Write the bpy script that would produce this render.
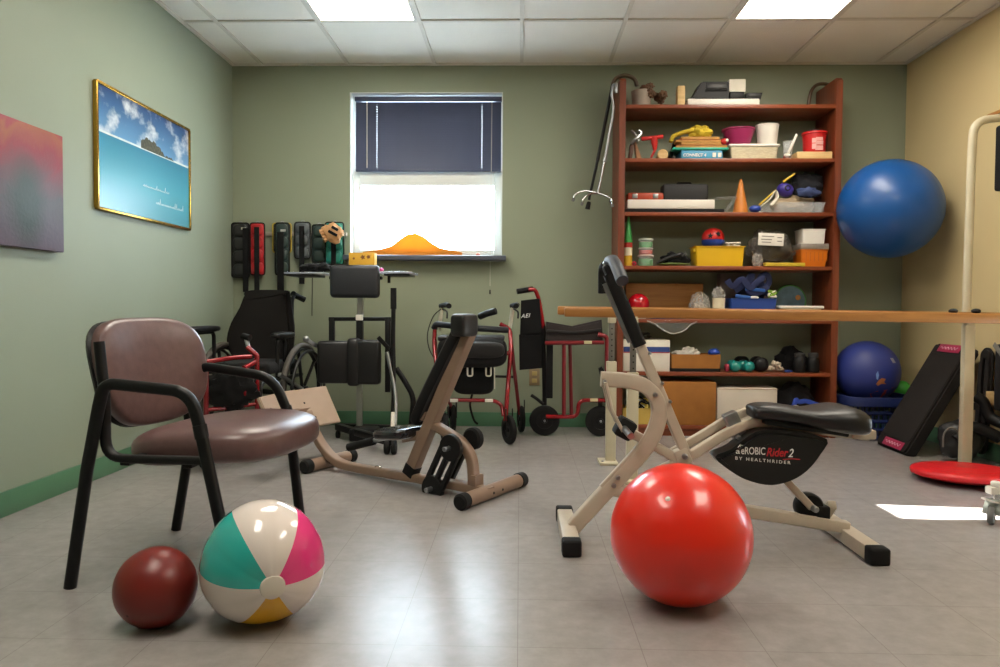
import bpy, bmesh, math, random
from mathutils import Vector, Matrix, noise
for o in list(bpy.data.objects): bpy.data.objects.remove(o)
V = Vector; PI = math.pi
SC = bpy.context.scene; COL = SC.collection
# ------------------------------------------------------------------ camera
FPX, YAW, PIT, ROLL, CH = 750.0, .0265, .0336, .0062, .838
D, H, XL, XR, YF = 5.306, 2.548, -2.045, 2.657, -1.6      # back wall, ceiling, side walls, front wall
_F = V((-math.sin(YAW)*math.cos(PIT), math.cos(YAW)*math.cos(PIT), -math.sin(PIT)))
_R0 = V((math.cos(YAW), math.sin(YAW), 0)); _U0 = _R0.cross(_F)
_R = _R0*math.cos(ROLL)+_U0*math.sin(ROLL); _U = _U0*math.cos(ROLL)-_R0*math.sin(ROLL)
EYE = V((0, 0, CH))
cd = bpy.data.cameras.new('camera'); co = bpy.data.objects.new('camera', cd); COL.objects.link(co)
cd.sensor_width = 36; cd.lens = FPX/1000*36; cd.clip_start = .05; cd.clip_end = 200
M = Matrix((_R, _U, -_F)).transposed().to_4x4(); M.translation = EYE; co.matrix_world = M
SC.camera = co
# ------------------------------------------------------------------ light and exposure
SC.view_settings.view_transform = 'Standard'; SC.view_settings.look = 'None'
SC.view_settings.gamma = 1; SC.view_settings.use_curve_mapping = False
SC.view_settings.exposure = 0.7
WORLD_STRENGTH = 16.0; PANEL_STRENGTH = 11.0; SUN_STRENGTH = 60.0
w = bpy.data.worlds.new('daylight'); SC.world = w; w.use_nodes = True
bg = w.node_tree.nodes['Background']; bg.inputs[0].default_value = (.72, .88, 1, 1); bg.inputs[1].default_value = WORLD_STRENGTH
sl = bpy.data.lights.new('sun', 'SUN'); so = bpy.data.objects.new('sun', sl); COL.objects.link(so)
sl.energy = SUN_STRENGTH; sl.angle = .012; sl.color = (1, .96, .88)
so.location = (8, 2, 6); SUN_DIR = V((-1, .09, -.62)).normalized()
so.rotation_euler = SUN_DIR.to_track_quat('-Z', 'Y').to_euler()

# ------------------------------------------------------------------ measuring helpers (photo position at a known distance -> place in the room)
def ray(x, y): return (_F*FPX + _R*(x-500) - _U*(y-333.5)).normalized()
def at(x, y, Y):
    r = ray(x, y); return EYE + r*(Y/r.y)
def fl(x, y, z=0):
    r = ray(x, y); return EYE + r*((z-CH)/r.z)
def onX(x, y, X):
    r = ray(x, y); return EYE + r*(X/r.x)
def onv(x, y, P, d):                       # on the upright plane through P along d
    n = V((-d[1], d[0], 0)); r = ray(x, y); return EYE + r*((V(P)-EYE).dot(n)/r.dot(n))

# ------------------------------------------------------------------ materials
def lin(c):
    if isinstance(c, str):
        c = [int(c[i:i+2], 16)/255 for i in (0, 2, 4)]
    return tuple((v/12.92 if v <= .04045 else ((v+.055)/1.055)**2.4) for v in c[:3]) + (1,)
def mat(name, col, rough=.5, metal=0, var=.12, scale=20, bump=0, bscale=200, spec=.5, coat=0, trans=0, sheen=0, col2=None):
    m = bpy.data.materials.new(name); m.use_nodes = True; nt = m.node_tree; N = nt.nodes; L = nt.links
    p = N['Principled BSDF']; c = lin(col)
    tc = N.new('ShaderNodeTexCoord'); no = N.new('ShaderNodeTexNoise'); no.inputs['Scale'].default_value = scale; no.inputs['Detail'].default_value = 4
    L.new(tc.outputs['Object'], no.inputs['Vector'])
    r = N.new('ShaderNodeValToRGB'); r.color_ramp.elements[0].position = .3; r.color_ramp.elements[1].position = .7
    b = lin(col2) if col2 else tuple(v*(1-var) for v in c[:3])+(1,)
    r.color_ramp.elements[0].color = b; r.color_ramp.elements[1].color = c if col2 else tuple(min(1, v*(1+var)) for v in c[:3])+(1,)
    L.new(no.outputs['Fac'], r.inputs['Fac']); L.new(r.outputs['Color'], p.inputs['Base Color'])
    p.inputs['Roughness'].default_value = rough; p.inputs['Metallic'].default_value = metal
    p.inputs['Specular IOR Level'].default_value = spec; p.inputs['Coat Weight'].default_value = coat
    p.inputs['Transmission Weight'].default_value = trans; p.inputs['Sheen Weight'].default_value = sheen
    if bump:
        n2 = N.new('ShaderNodeTexNoise'); n2.inputs['Scale'].default_value = bscale; n2.inputs['Detail'].default_value = 3
        L.new(tc.outputs['Object'], n2.inputs['Vector'])
        bp = N.new('ShaderNodeBump'); bp.inputs['Strength'].default_value = bump; bp.inputs['Distance'].default_value = .004
        L.new(n2.outputs['Fac'], bp.inputs['Height']); L.new(bp.outputs['Normal'], p.inputs['Normal'])
    return m
def wood(name, c1, c2, rough=.4, sx=1.5, sy=30, sz=30, coat=.1):
    m = bpy.data.materials.new(name); m.use_nodes = True; nt = m.node_tree; N = nt.nodes; L = nt.links; p = N['Principled BSDF']
    tc = N.new('ShaderNodeTexCoord'); mp = N.new('ShaderNodeMapping'); mp.inputs['Scale'].default_value = (sx, sy, sz)
    no = N.new('ShaderNodeTexNoise'); no.inputs['Scale'].default_value = 1.6; no.inputs['Detail'].default_value = 6; no.inputs['Distortion'].default_value = .6
    r = N.new('ShaderNodeValToRGB'); r.color_ramp.elements[0].position = .3; r.color_ramp.elements[1].position = .72
    r.color_ramp.elements[0].color = lin(c1); r.color_ramp.elements[1].color = lin(c2)
    L.new(tc.outputs['Object'], mp.inputs[0]); L.new(mp.outputs[0], no.inputs['Vector']); L.new(no.outputs['Fac'], r.inputs[0]); L.new(r.outputs[0], p.inputs['Base Color'])
    p.inputs['Roughness'].default_value = rough; p.inputs['Coat Weight'].default_value = coat
    return m
def clear(name, col='ffffff', a=.25, rough=.12, k=.1):
    m = bpy.data.materials.new(name); m.use_nodes = True; nt = m.node_tree; N = nt.nodes; L = nt.links; p = N['Principled BSDF']
    no = N.new('ShaderNodeTexNoise'); no.inputs['Scale'].default_value = 14; no.inputs['Detail'].default_value = 2
    r = N.new('ShaderNodeMapRange'); r.inputs['From Min'].default_value = .35; r.inputs['From Max'].default_value = .7
    r.inputs['To Min'].default_value = a*(1-k); r.inputs['To Max'].default_value = a*(1+k)
    L.new(no.outputs['Fac'], r.inputs['Value'])
    p.inputs['Base Color'].default_value = lin(col); p.inputs['Roughness'].default_value = rough
    t = N.new('ShaderNodeBsdfTransparent'); x = N.new('ShaderNodeMixShader'); o = N['Material Output']
    L.new(r.outputs[0], x.inputs[0]); L.new(t.outputs[0], x.inputs[1]); L.new(p.outputs[0], x.inputs[2]); L.new(x.outputs[0], o.inputs[0])
    return m
def emit(name, col, s):
    m = bpy.data.materials.new(name); m.use_nodes = True; p = m.node_tree.nodes['Principled BSDF']
    p.inputs['Base Color'].default_value = lin(col); p.inputs['Emission Color'].default_value = lin(col); p.inputs['Emission Strength'].default_value = s
    return m
black_metal = mat('black_enamel', '0b0b0d', .42, 0, .1, 30, .05, spec=.3)
black_plastic = mat('black_plastic', '0e0e10', .5, 0, .15, 20, .1, 150, spec=.3)
black_rubber = mat('black_rubber', '0d0d0e', .75, 0, .15, 30, .15, 200, spec=.3)
black_vinyl = mat('black_vinyl', '100f11', .42, 0, .2, 8, .15, 300)
black_cloth = mat('black_cloth', '0a0a0c', .9, 0, .25, 12, .3, 350, sheen=.05, spec=.3)
charcoal_cloth = mat('charcoal_cloth', '1d1c1e', .88, 0, .2, 10, .3, 350, sheen=.05, spec=.3)
chrome = mat('chrome', 'c9cbd0', .22, 1, .05, 20)
steel = mat('brushed_steel', '9a9c9e', .38, 1, .1, 30)
cream_metal = mat('cream_enamel', 'b5a998', .38, 0, .05, 12, .03, 60)
post_metal = mat('ivory_enamel', 'bfb69c', .45, 0, .06, 10)
tan_metal = mat('tan_enamel', '876f5d', .42, 0, .07, 12, .03, 60)
tan_plate = mat('tan_plate', 'a08a78', .5, 0, .06, 9)
red_metal = mat('red_lacquer', '8a0d18', .25, .25, .1, 15, coat=.5)
dark_red_metal = mat('dark_red_lacquer', '7a1820', .3, .25, .1, 15, coat=.4)
white_plastic = mat('white_plastic', 'ddd8cf', .4, 0, .04, 10)
cream_plastic = mat('cream_plastic', 'd9cdb0', .45, 0, .06, 10)
cardboard = mat('cardboard', '9a6429', .85, 0, .08, 14, .1, 80)
paper = mat('paper', 'd8d2c4', .85, 0, .05, 14)
clear_plastic = clear('clear_plastic', 'e8eef0', .22)
clear_film = clear('clear_film', 'e0dcd6', .3, .15, .4)
smoke_film = clear('smoke_film', '8d8880', .3, .18, .4)
cherry = wood('cherry_shelf', '6d3118', '8a4424', .42, 1.2, 26, 26)
cherry_up = wood('cherry_panel', '632b16', '7e3d20', .42, 22, 22, 1.2)
oak = wood('oak_rail', '93602a', 'a97336', .45, 1.4, 40, 40)
plywood = wood('plywood', '9c6731', 'b57f42', .6, 2, 26, 30, 0)
pale_wood = wood('pale_wood', 'c2a06a', 'd8b983', .6, 2, 26, 30, 0)

# ------------------------------------------------------------------ mesh building
def basis(u, n=None):                      # 3x3 whose columns are u, v, n
    u = V(u).normalized(); n = V(n) if n is not None else V((0, 0, 1))
    v = n.cross(u).normalized(); n = u.cross(v); return Matrix((u, v, n)).transposed()
def rz(a): return Matrix.Rotation(a, 3, 'Z')
I3 = Matrix.Identity(3)
def fillet(pts, r, n=5):
    pts = [V(p) for p in pts]; out = [pts[0]]
    for i in range(1, len(pts)-1):
        a, b, c = pts[i-1], pts[i], pts[i+1]; rr = r[i-1] if isinstance(r, (list, tuple)) else r
        d1 = (a-b); d2 = (c-b); k = min(rr, d1.length*.48, d2.length*.48)
        if k < 1e-5: out.append(b); continue
        p = b+d1.normalized()*k; q = b+d2.normalized()*k
        for j in range(n+1):
            t = j/n; out.append(p*(1-t)**2+b*2*t*(1-t)+q*t*t)
    out.append(pts[-1]); return out
def curve(pts, n=6, closed=False):
    pts = [V(p) for p in pts]; out = []; m = len(pts)
    def g(i): return pts[i % m] if closed else pts[max(0, min(m-1, i))]
    for i in range(m if closed else m-1):
        a, b, c, d = g(i-1), g(i), g(i+1), g(i+2)
        for j in range(n):
            t = j/n; out.append(.5*((2*b)+(c-a)*t+(2*a-5*b+4*c-d)*t*t+(3*b-a-3*c+d)*t**3))
    if not closed: out.append(pts[-1])
    return out
def circ(r, seg=12, ry=None): return [(r*math.cos(2*PI*i/seg), (ry or r)*math.sin(2*PI*i/seg)) for i in range(seg)]
def rrect(w, h, r=None, n=3):
    r = min(w, h)*.18 if r is None else r; o = []
    for cx, cy, a0 in ((w/2-r, h/2-r, 0), (-w/2+r, h/2-r, 90), (-w/2+r, -h/2+r, 180), (w/2-r, -h/2+r, 270)):
        for i in range(n+1):
            a = math.radians(a0+90*i/n); o.append((cx+r*math.cos(a), cy+r*math.sin(a)))
    return o
class MB:
    def __init__(s): s.bm = bmesh.new(); s.mi = 0
    def _f(s, vs):
        try: f = s.bm.faces.new(vs); f.material_index = s.mi; f.smooth = True; return f
        except ValueError: return None
    def box(s, c, size, rot=I3, bev=.004, seg=2, taper=None):
        c = V(c); sx, sy, sz = [v/2 for v in size]; b = bmesh.new(); vs = []
        for z in (-1, 1):
            for x, y in ((-1, -1), (1, -1), (1, 1), (-1, 1)):
                k = (taper if (taper and z < 0) else (1, 1)); vs.append(b.verts.new((x*sx*k[0], y*sy*k[1], z*sz)))
        for f in ((3, 2, 1, 0), (4, 5, 6, 7), (0, 1, 5, 4), (1, 2, 6, 5), (2, 3, 7, 6), (3, 0, 4, 7)): b.faces.new([vs[i] for i in f])
        if bev: bmesh.ops.bevel(b, geom=b.edges[:], offset=min(bev, min(size)*.45), segments=seg, affect='EDGES', profile=.5)
        s.merge(b, rot, c); return s
    def merge(s, b, rot=I3, c=V((0, 0, 0))):
        mp = {v: s.bm.verts.new(rot @ v.co + V(c)) for v in b.verts}
        for f in b.faces: s._f([mp[v] for v in f.verts])
        b.free()
    def bar(s, p, q, w, h, up=(0, 0, 1), bev=.003):      # box section between two points, w across, h along up
        p, q = V(p), V(q); u = q-p; n = V(up)
        if abs(u.normalized().dot(n)) > .99: n = V((0, 1, 0))
        return s.box((p+q)/2, (u.length, w, h), basis(u, n), bev)
    def sweep(s, pts, prof, up=(0, 0, 1), cap=True, closed=False, scale=None):
        pts = [V(p) for p in pts]; m = len(pts); rings = []; nrm = None
        for i in range(m):
            a = pts[(i-1) % m] if (closed or i > 0) else pts[0]; b = pts[(i+1) % m] if (closed or i < m-1) else pts[-1]
            t = (b-a).normalized()
            if nrm is None:
                n = V(up); n = V((1, 0, 0)) if abs(n.dot(t)) > .98 else n; nrm = (n-t*n.dot(t)).normalized()
            else: nrm = (nrm-t*nrm.dot(t)).normalized()
            bi = t.cross(nrm); k = scale[i] if scale else 1
            rings.append([s.bm.verts.new(pts[i]+bi*(x*k)+nrm*(y*k)) for x, y in prof])
        L = len(prof)
        for i in range(m if closed else m-1):
            r0, r1 = rings[i], rings[(i+1) % m]
            for j in range(L): s._f([r0[j], r0[(j+1) % L], r1[(j+1) % L], r1[j]])
        if cap and not closed: s._f(rings[0][::-1]); s._f(rings[-1])
        return s
    def tube(s, pts, r, seg=10, **k): return s.sweep(pts, circ(r, seg), **k)
    def lathe(s, prof, c, axis=(0, 0, 1), seg=28, sx=1, sy=1):   # profile (radius, height)
        ax = V(axis).normalized(); u = ax.orthogonal().normalized() if abs(ax.z) < .99 else V((1, 0, 0)); v = ax.cross(u); c = V(c); rings = []
        for r, h in prof:
            if r < 1e-6: rings.append([s.bm.verts.new(c+ax*h)])
            else: rings.append([s.bm.verts.new(c+ax*h+u*(r*sx*math.cos(2*PI*i/seg))+v*(r*sy*math.sin(2*PI*i/seg))) for i in range(seg)])
        for a, b in zip(rings, rings[1:]):
            for i in range(seg):
                j = (i+1) % seg
                if len(a) == 1 and len(b) == 1: continue
                if len(a) == 1: s._f([a[0], b[j], b[i]])
                elif len(b) == 1: s._f([a[i], a[j], b[0]])
                else: s._f([a[i], a[j], b[j], b[i]])
        return s
    def cyl(s, p, q, r, seg=20, bev=None):
        p, q = V(p), V(q); L = (q-p).length; b = min(r*.2, L*.2) if bev is None else bev
        return s.lathe([(0, 0), (r-b, 0), (r, b), (r, L-b), (r-b, L), (0, L)], p, q-p, seg)
    def prism(s, poly, o, ux, uy, t, bev=.002, hole=None):           # outline in (ux, uy), thick t along ux x uy, centred
        ux, uy = V(ux).normalized(), V(uy).normalized(); n = ux.cross(uy); b = bmesh.new()
        lo = [b.verts.new((x, y, -t/2)) for x, y in poly]; hi = [b.verts.new((x, y, t/2)) for x, y in poly]; k = len(poly)
        b.faces.new(lo[::-1]); b.faces.new(hi)
        for i in range(k): b.faces.new([lo[i], lo[(i+1) % k], hi[(i+1) % k], hi[i]])
        bmesh.ops.recalc_face_normals(b, faces=b.faces[:])
        if bev: bmesh.ops.bevel(b, geom=[e for e in b.edges if abs(e.verts[0].co.z-e.verts[1].co.z) < 1e-6], offset=min(bev, t*.4), segments=2, affect='EDGES')
        s.merge(b, Matrix((ux, uy, n)).transposed(), o); return s
    def ell(s, c, r, rot=I3, e1=1, e2=1, nu=28, nv=16, fn=None):     # superellipsoid, radii r
        def p(v, e): return math.copysign(abs(v)**e, v)
        c = V(c); rings = []
        for j in range(nv+1):
            f = -PI/2+PI*j/nv
            if j in (0, nv): pts = [(0, 0, math.copysign(1, f))]
            else: pts = [(p(math.cos(f), e1)*p(math.cos(2*PI*i/nu), e2), p(math.cos(f), e1)*p(math.sin(2*PI*i/nu), e2), p(math.sin(f), e1)) for i in range(nu)]
            ring = []
            for q in pts:
                v = V((q[0]*r[0], q[1]*r[1], q[2]*r[2])); v = fn(v) if fn else v; ring.append(s.bm.verts.new(rot @ v + c))
            rings.append(ring)
        for a, b in zip(rings, rings[1:]):
            for i in range(nu):
                j = (i+1) % nu
                if len(a) == 1: s._f([a[0], b[j], b[i]])
                elif len(b) == 1: s._f([a[i], a[j], b[0]])
                else: s._f([a[i], a[j], b[j], b[i]])
        return s
    def heap(s, c, r, seed=0, amp=.35, fq=3, nu=40, nv=24, rot=I3, floor=True):     # crumpled cloth / bag
        o = V((seed*7.3, seed*3.1, seed*1.7)); m = max(r)
        def fn(v):
            d = v/m; k = 1+amp*noise.noise(d*fq+o)+amp*.5*noise.noise(d*fq*2.7+o)+amp*.35*abs(noise.noise(d*fq*5+o)); v = v*k
            if floor and v.z < -r[2]*.8: v.z = -r[2]*.8
            return v
        return s.ell(c, r, rot, nu=nu, nv=nv, fn=fn)
    def tub(s, c, w, d, h, taper=.9, t=.003, rim=.004, r=.012):        # open box bin, c = centre of the underside
        c = V(c); rings = []
        spec = [(taper, 0, 0), (1, h, 0), (1, h, rim), (1, h+.004, rim), (1, h+.004, -t), (taper, t, -t)]
        for k, z, off in spec:
            rings.append([s.bm.verts.new(c+V((x, y, z))) for x, y in rrect(w*k+2*off, d*k+2*off, r)])
        L = len(rings[0])
        for a, b in zip(rings, rings[1:]):
            for j in range(L): s._f([a[j], a[(j+1) % L], b[(j+1) % L], b[j]])
        s._f(rings[0][::-1]); s._f(rings[-1]); return s
    def build(s, name, m, parent=None, loc=None, sharp=40, kind=None):
        root = parent
        while root is not None and root.parent is not None: root = root.parent
        org = root.location.copy() if root else (V(loc) if loc is not None else V((0, 0, 0)))
        bmesh.ops.recalc_face_normals(s.bm, faces=s.bm.faces[:])
        for v in s.bm.verts: v.co -= org
        for e in s.bm.edges:
            if len(e.link_faces) == 2 and e.calc_face_angle(0) > math.radians(sharp): e.smooth = False
        me = bpy.data.meshes.new(name); s.bm.to_mesh(me); s.bm.free()
        for x in (m if isinstance(m, (list, tuple)) else [m]): me.materials.append(x)
        o = bpy.data.objects.new(name, me); COL.objects.link(o)
        if parent: o.parent = parent
        else: o.location = org
        if kind: o['kind'] = kind
        return o
def tag(o, label, cat, group=None, kind=None):
    o['label'] = label; o['category'] = cat
    if group: o['group'] = group
    if kind: o['kind'] = kind
    return o
def thing(name, label, cat, loc, group=None):
    o = bpy.data.objects.new(name, None); COL.objects.link(o); o.location = loc; o.empty_display_size = .1
    return tag(o, label, cat, group)
def struct(name, mb, m): return mb.build(name, m, kind='structure')
def text_mb(txt, size, o, ux, uy, shear=0, ext=.0006, bold=0, align='LEFT', space=1):
    cu = bpy.data.curves.new('t', 'FONT'); cu.body = txt; cu.size = size; cu.shear = shear; cu.extrude = ext; cu.offset = bold; cu.align_x = align; cu.space_character = space
    ob = bpy.data.objects.new('t', cu); COL.objects.link(ob); dg = bpy.context.evaluated_depsgraph_get(); dg.update()
    me = bpy.data.meshes.new_from_object(ob.evaluated_get(dg)); b = bmesh.new(); b.from_mesh(me)
    bpy.data.objects.remove(ob); bpy.data.curves.remove(cu); bpy.data.meshes.remove(me)
    mb = MB(); ux, uy = V(ux).normalized(), V(uy).normalized()
    mb.merge(b, Matrix((ux, uy, ux.cross(uy))).transposed(), o); return mb

# ================================================================== THE ROOM
# --- paint
def paint(name, c, var=.03):
    return mat(name, c, .55, 0, var, 1.5, .12, 180, spec=.35)
sage = paint('sage_paint', '8c937e'); sage_light = paint('pale_sage_paint', '8d9786'); tan_paint = paint('tan_paint', 'cdb98c'); green_base = mat('green_baseboard', '4f7a5c', .45, 0, .06, 6)
# floor: mottled vinyl tile
def floor_mat():
    m = bpy.data.materials.new('vinyl_tile'); m.use_nodes = True; nt = m.node_tree; N = nt.nodes; L = nt.links; p = N['Principled BSDF']
    tc = N.new('ShaderNodeTexCoord')
    sp = N.new('ShaderNodeSeparateXYZ'); L.new(tc.outputs['Object'], sp.inputs[0]); ls = []
    for k in ('X', 'Y'):                    # tile joints
        pg = N.new('ShaderNodeMath'); pg.operation = 'PINGPONG'; pg.inputs[1].default_value = .1525; L.new(sp.outputs[k], pg.inputs[0])
        lt = N.new('ShaderNodeMath'); lt.operation = 'LESS_THAN'; lt.inputs[1].default_value = .0009; L.new(pg.outputs[0], lt.inputs[0]); ls.append(lt)
    mxl = N.new('ShaderNodeMath'); mxl.operation = 'MAXIMUM'; L.new(ls[0].outputs[0], mxl.inputs[0]); L.new(ls[1].outputs[0], mxl.inputs[1])
    br = N.new('ShaderNodeMix'); br.data_type = 'RGBA'; L.new(mxl.outputs[0], br.inputs['Factor']); br.inputs['A'].default_value = lin('979290'); br.inputs['B'].default_value = lin('807a77')
    n1 = N.new('ShaderNodeTexNoise'); n1.inputs['Scale'].default_value = 16; n1.inputs['Detail'].default_value = 5; n1.inputs['Roughness'].default_value = .7
    L.new(tc.outputs['Object'], n1.inputs['Vector'])
    mx = N.new('ShaderNodeMix'); mx.data_type = 'RGBA'; mx.blend_type = 'MULTIPLY'; mx.inputs['Factor'].default_value = .5
    rp = N.new('ShaderNodeValToRGB'); rp.color_ramp.elements[0].position = .3; rp.color_ramp.elements[1].position = .7
    rp.color_ramp.elements[0].color = (.62, .61, .6, 1); rp.color_ramp.elements[1].color = (1, 1, 1, 1)
    L.new(n1.outputs['Fac'], rp.inputs[0]); L.new(br.outputs['Result'], mx.inputs['A']); L.new(rp.outputs[0], mx.inputs['B']); L.new(mx.outputs['Result'], p.inputs['Base Color'])
    p.inputs['Roughness'].default_value = .27
    bp = N.new('ShaderNodeBump'); bp.inputs['Strength'].default_value = .12; bp.inputs['Distance'].default_value = .003
    n3 = N.new('ShaderNodeTexNoise'); n3.inputs['Scale'].default_value = 14; L.new(tc.outputs['Object'], n3.inputs['Vector']); L.new(n3.outputs['Fac'], bp.inputs['Height']); L.new(bp.outputs['Normal'], p.inputs['Normal'])
    return m
def slab(x0, x1, y0, y1, z0, z1, mb=None):
    mb = mb or MB(); return mb.box(((x0+x1)/2, (y0+y1)/2, (z0+z1)/2), (x1-x0, y1-y0, z1-z0), bev=0)
struct('floor', slab(XL-.15, XR+.15, YF-.15, D+.3, -.1, 0), floor_mat())
tile_mat = mat('ceiling_tile', 'e9e4da', .9, 0, .03, 3, .5, 140)
struct('ceiling', slab(XL-.15, XR+.15, YF-.15, D+.3, H, H+.1), tile_mat)
g = MB(); X0 = 0.0; YG = D-.80
for k in range(-3, 5):
    g.box((X0+k*.61, (YF+D)/2, H-.004), (.024, D-YF, .012), bev=.001, seg=1)
y = YG
while y > YF:
    g.box(((XL+XR)/2, y, H-.0038), (XR-XL, .024, .0116), bev=.001, seg=1); y -= 1.22
g.box(((XL+XR)/2, D-.012, H-.006), (XR-XL, .024, .014), bev=.001, seg=1)
for x in (XL+.012, XR-.012): g.box((x, (YF+D)/2, H-.006), (.024, D-YF, .014), bev=.001, seg=1)
struct('trim_1', g, mat('ceiling_grid', 'd5cfc3', .6, 0, .03, 10))
# back wall with the window opening
WX0, WX1 = at(350, 170, D).x, at(502.5, 170, D).x; WZ0, WZ1 = at(426, 256, D).z, at(426, 92.5, D).z
wb = MB(); T = .17
for a in ((XL-.15, WX0, D, D+T, 0, H), (WX1, XR+.15, D, D+T, 0, H), (WX0, WX1, D, D+T, 0, WZ0), (WX0, WX1, D, D+T, WZ1, H)): slab(*a, mb=wb)
struct('wall_back', wb, sage)
struct('wall_left', slab(XL-.15, XL, YF, D, 0, H), sage_light)
struct('wall_front', slab(XL-.15, XR+.15, YF-.15, YF, 0, H), sage_light)
# right wall, with an opening added out of view, sized to shape the sun patch
SY0, SY1, SZ0, SZ1 = 2.94, 3.16, .26, .74
wr = MB()
for a in ((XR, XR+.08, YF, SY0, 0, H), (XR, XR+.08, SY1, D, 0, H), (XR, XR+.08, SY0, SY1, 0, SZ0), (XR, XR+.08, SY0, SY1, SZ1, H)): slab(*a, mb=wr)
struct('wall_right', wr, tan_paint)
wf = MB()
for a in ((XR-.005, XR+.085, SY0-.03, SY0, SZ0-.03, SZ1+.03), (XR-.005, XR+.085, SY1, SY1+.03, SZ0-.03, SZ1+.03), (XR-.005, XR+.085, SY0, SY1, SZ0-.03, SZ0), (XR-.005, XR+.085, SY0, SY1, SZ1, SZ1+.03)): slab(*a, mb=wf)
struct('added_sun_window', wf, white_plastic)  # frame around the added sun opening
def base(x0, x1, y0, y1): 
    m = MB(); m.box(((x0+x1)/2, (y0+y1)/2, .05), (x1-x0, y1-y0, .1), bev=.003); return m
struct('baseboard_back', base(XL, XR, D-.012, D), green_base); struct('baseboard_left', base(XL, XL+.012, YF, D-.012), green_base)
struct('baseboard_right', base(XR-.012, XR, YF, D-.012), green_base)
# window
wwhite = mat('white_window_paint', 'dfe3e0', .4, 0, .03, 8)
win = MB(); Yg = D+.10
rv = .006
for a in ((WX0, WX0+rv, D-.004, D+T, WZ0, WZ1), (WX1-rv, WX1, D-.004, D+T, WZ0, WZ1), (WX0, WX1, D-.004, D+T, WZ1-rv, WZ1)): slab(*a, mb=win)
win_o = struct('window_1', win, wwhite)
fr = MB()
def fbar(x0, x1, z0, z1, y=Yg, d=.05): fr.box(((x0+x1)/2, y, (z0+z1)/2), (x1-x0, d, z1-z0), bev=.003)
fbar(WX0+rv, WX0+.06, WZ0, WZ1-rv); fbar(WX1-.06, WX1-rv, WZ0, WZ1-rv); fbar(WX0+.06, WX1-.06, WZ1-.06, WZ1-rv); fbar(WX0+.06, WX1-.06, WZ0, WZ0+.05)
fr.build('window_frame', wwhite, win_o)
zm = at(430, 178, Yg).z; fr = MB(); fbar(WX0+.06, WX1-.06, zm-.06, zm+.055, Yg-.02, .045); fr.build('meeting_rail', wwhite, win_o)
gl = slab(WX0+.05, WX1-.05, Yg-.003, Yg+.003, WZ0+.04, WZ1-.05); gl.build('glass', clear('window_glass', 'f4fbff', .05, .02), win_o)
sl_ = MB(); sl_.box(((WX0+WX1)/2, D+.02, WZ0-.018), (WX1-WX0+.06, .24, .036), bev=.006); struct('trim_2', sl_, mat('dark_sill', '454b58', .35, 0, .1, 10))

# --- ceiling lights
def ceiling_light(x0, y1, label, vis=True):
    c = V((x0+.305, y1-.61, H)); t = thing('ceiling_light', label, 'ceiling light', c, 'recessed ceiling light panels')
    f = MB()
    for a in ((x0+.012, x0+.03, y1-1.208, y1-.012), (x0+.58, x0+.598, y1-1.208, y1-.012), (x0+.03, x0+.58, y1-.03, y1-.012), (x0+.03, x0+.58, y1-1.208, y1-1.19)):
        f.box(((a[0]+a[1])/2, (a[2]+a[3])/2, H-.006), (a[1]-a[0], a[3]-a[2], .012), bev=.002)
    f.build('frame', white_plastic, t)
    d = MB(); d.box((x0+.305, y1-.61, H-.005), (.56, 1.17, .008), bev=.002); d.build('diffuser', lamp_mat, t)
lamp_mat = emit('lamp_diffuser', 'fff6e6', PANEL_STRENGTH)
ceiling_light(-2*.61, YG, 'bright white ceiling light panel on the left, above the window'); ceiling_light(2*.61, YG, 'bright white ceiling light panel on the right, above the bookshelf')
ceiling_light(-2*.61, YG-2.44, 'ceiling light panel nearer the viewer, on the left'); ceiling_light(2*.61, YG-2.44, 'ceiling light panel nearer the viewer, on the right')  # this pair is added out of view for extra light and ball highlights

# ================================================================== BALLS ON THE FLOOR
def ball_mat(name, col, rough=.3, fq=None, coat=.3):
    m = mat(name, col, rough, 0, .05, 4, .04, 90, coat=coat); return m
# orange-red exercise ball
rb = .199; c = at(680.5, 531, 2.138); c.z = rb-.002
t = thing('exercise_ball', 'large glossy orange-red exercise ball in front of the cream exercise bike', 'exercise ball', (c.x, c.y, 0))
m = MB(); prof = []
for i in range(61):
    a = -PI/2+PI*i/60; rr = rb*(1+.0022*math.cos(a*26)*(abs(a) > .95)); prof.append((max(0, rr*math.cos(a)) if 0 < i < 60 else 0, rr*math.sin(a)))
vd = (at(662, 483, 1.95)-c).normalized(); m.lathe(prof, c, vd, 64); m.build('ball_skin', mat('orange_red_rubber', 'df230d', .3, 0, .04, 4, coat=.25), t)
m = MB(); m.lathe([(0, .004), (.0035, .0035), (.0045, .0005), (.007, 0), (.007, -.004), (0, -.004)], c+vd*rb, vd, 20); m.build('valve', mat('valve_white', 'e4d8cc', .4), t)
n = (at(740, 566, 2.05)-c).normalized(); ux = V((n.x*-n.z, n.y*-n.z, 1-n.z*n.z)).normalized(); ux = (ux*.9+n.cross(ux)*-.25).normalized()
ux = (ux-n*ux.dot(n)).normalized()
tm = text_mb('BODY', .018, V((0, 0, 0)), (1, 0, 0), (0, 1, 0), ext=.0003)
uy = n.cross(ux); b2 = MB()
for v in tm.bm.verts: q = c+ux*(v.co.x-.026)+uy*(v.co.y-.006); v.co = c+(q+n*rb-c).normalized()*(rb+.0006)
tm.build('printed_word', mat('dark_print', '5a1a12', .5), t)
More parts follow.
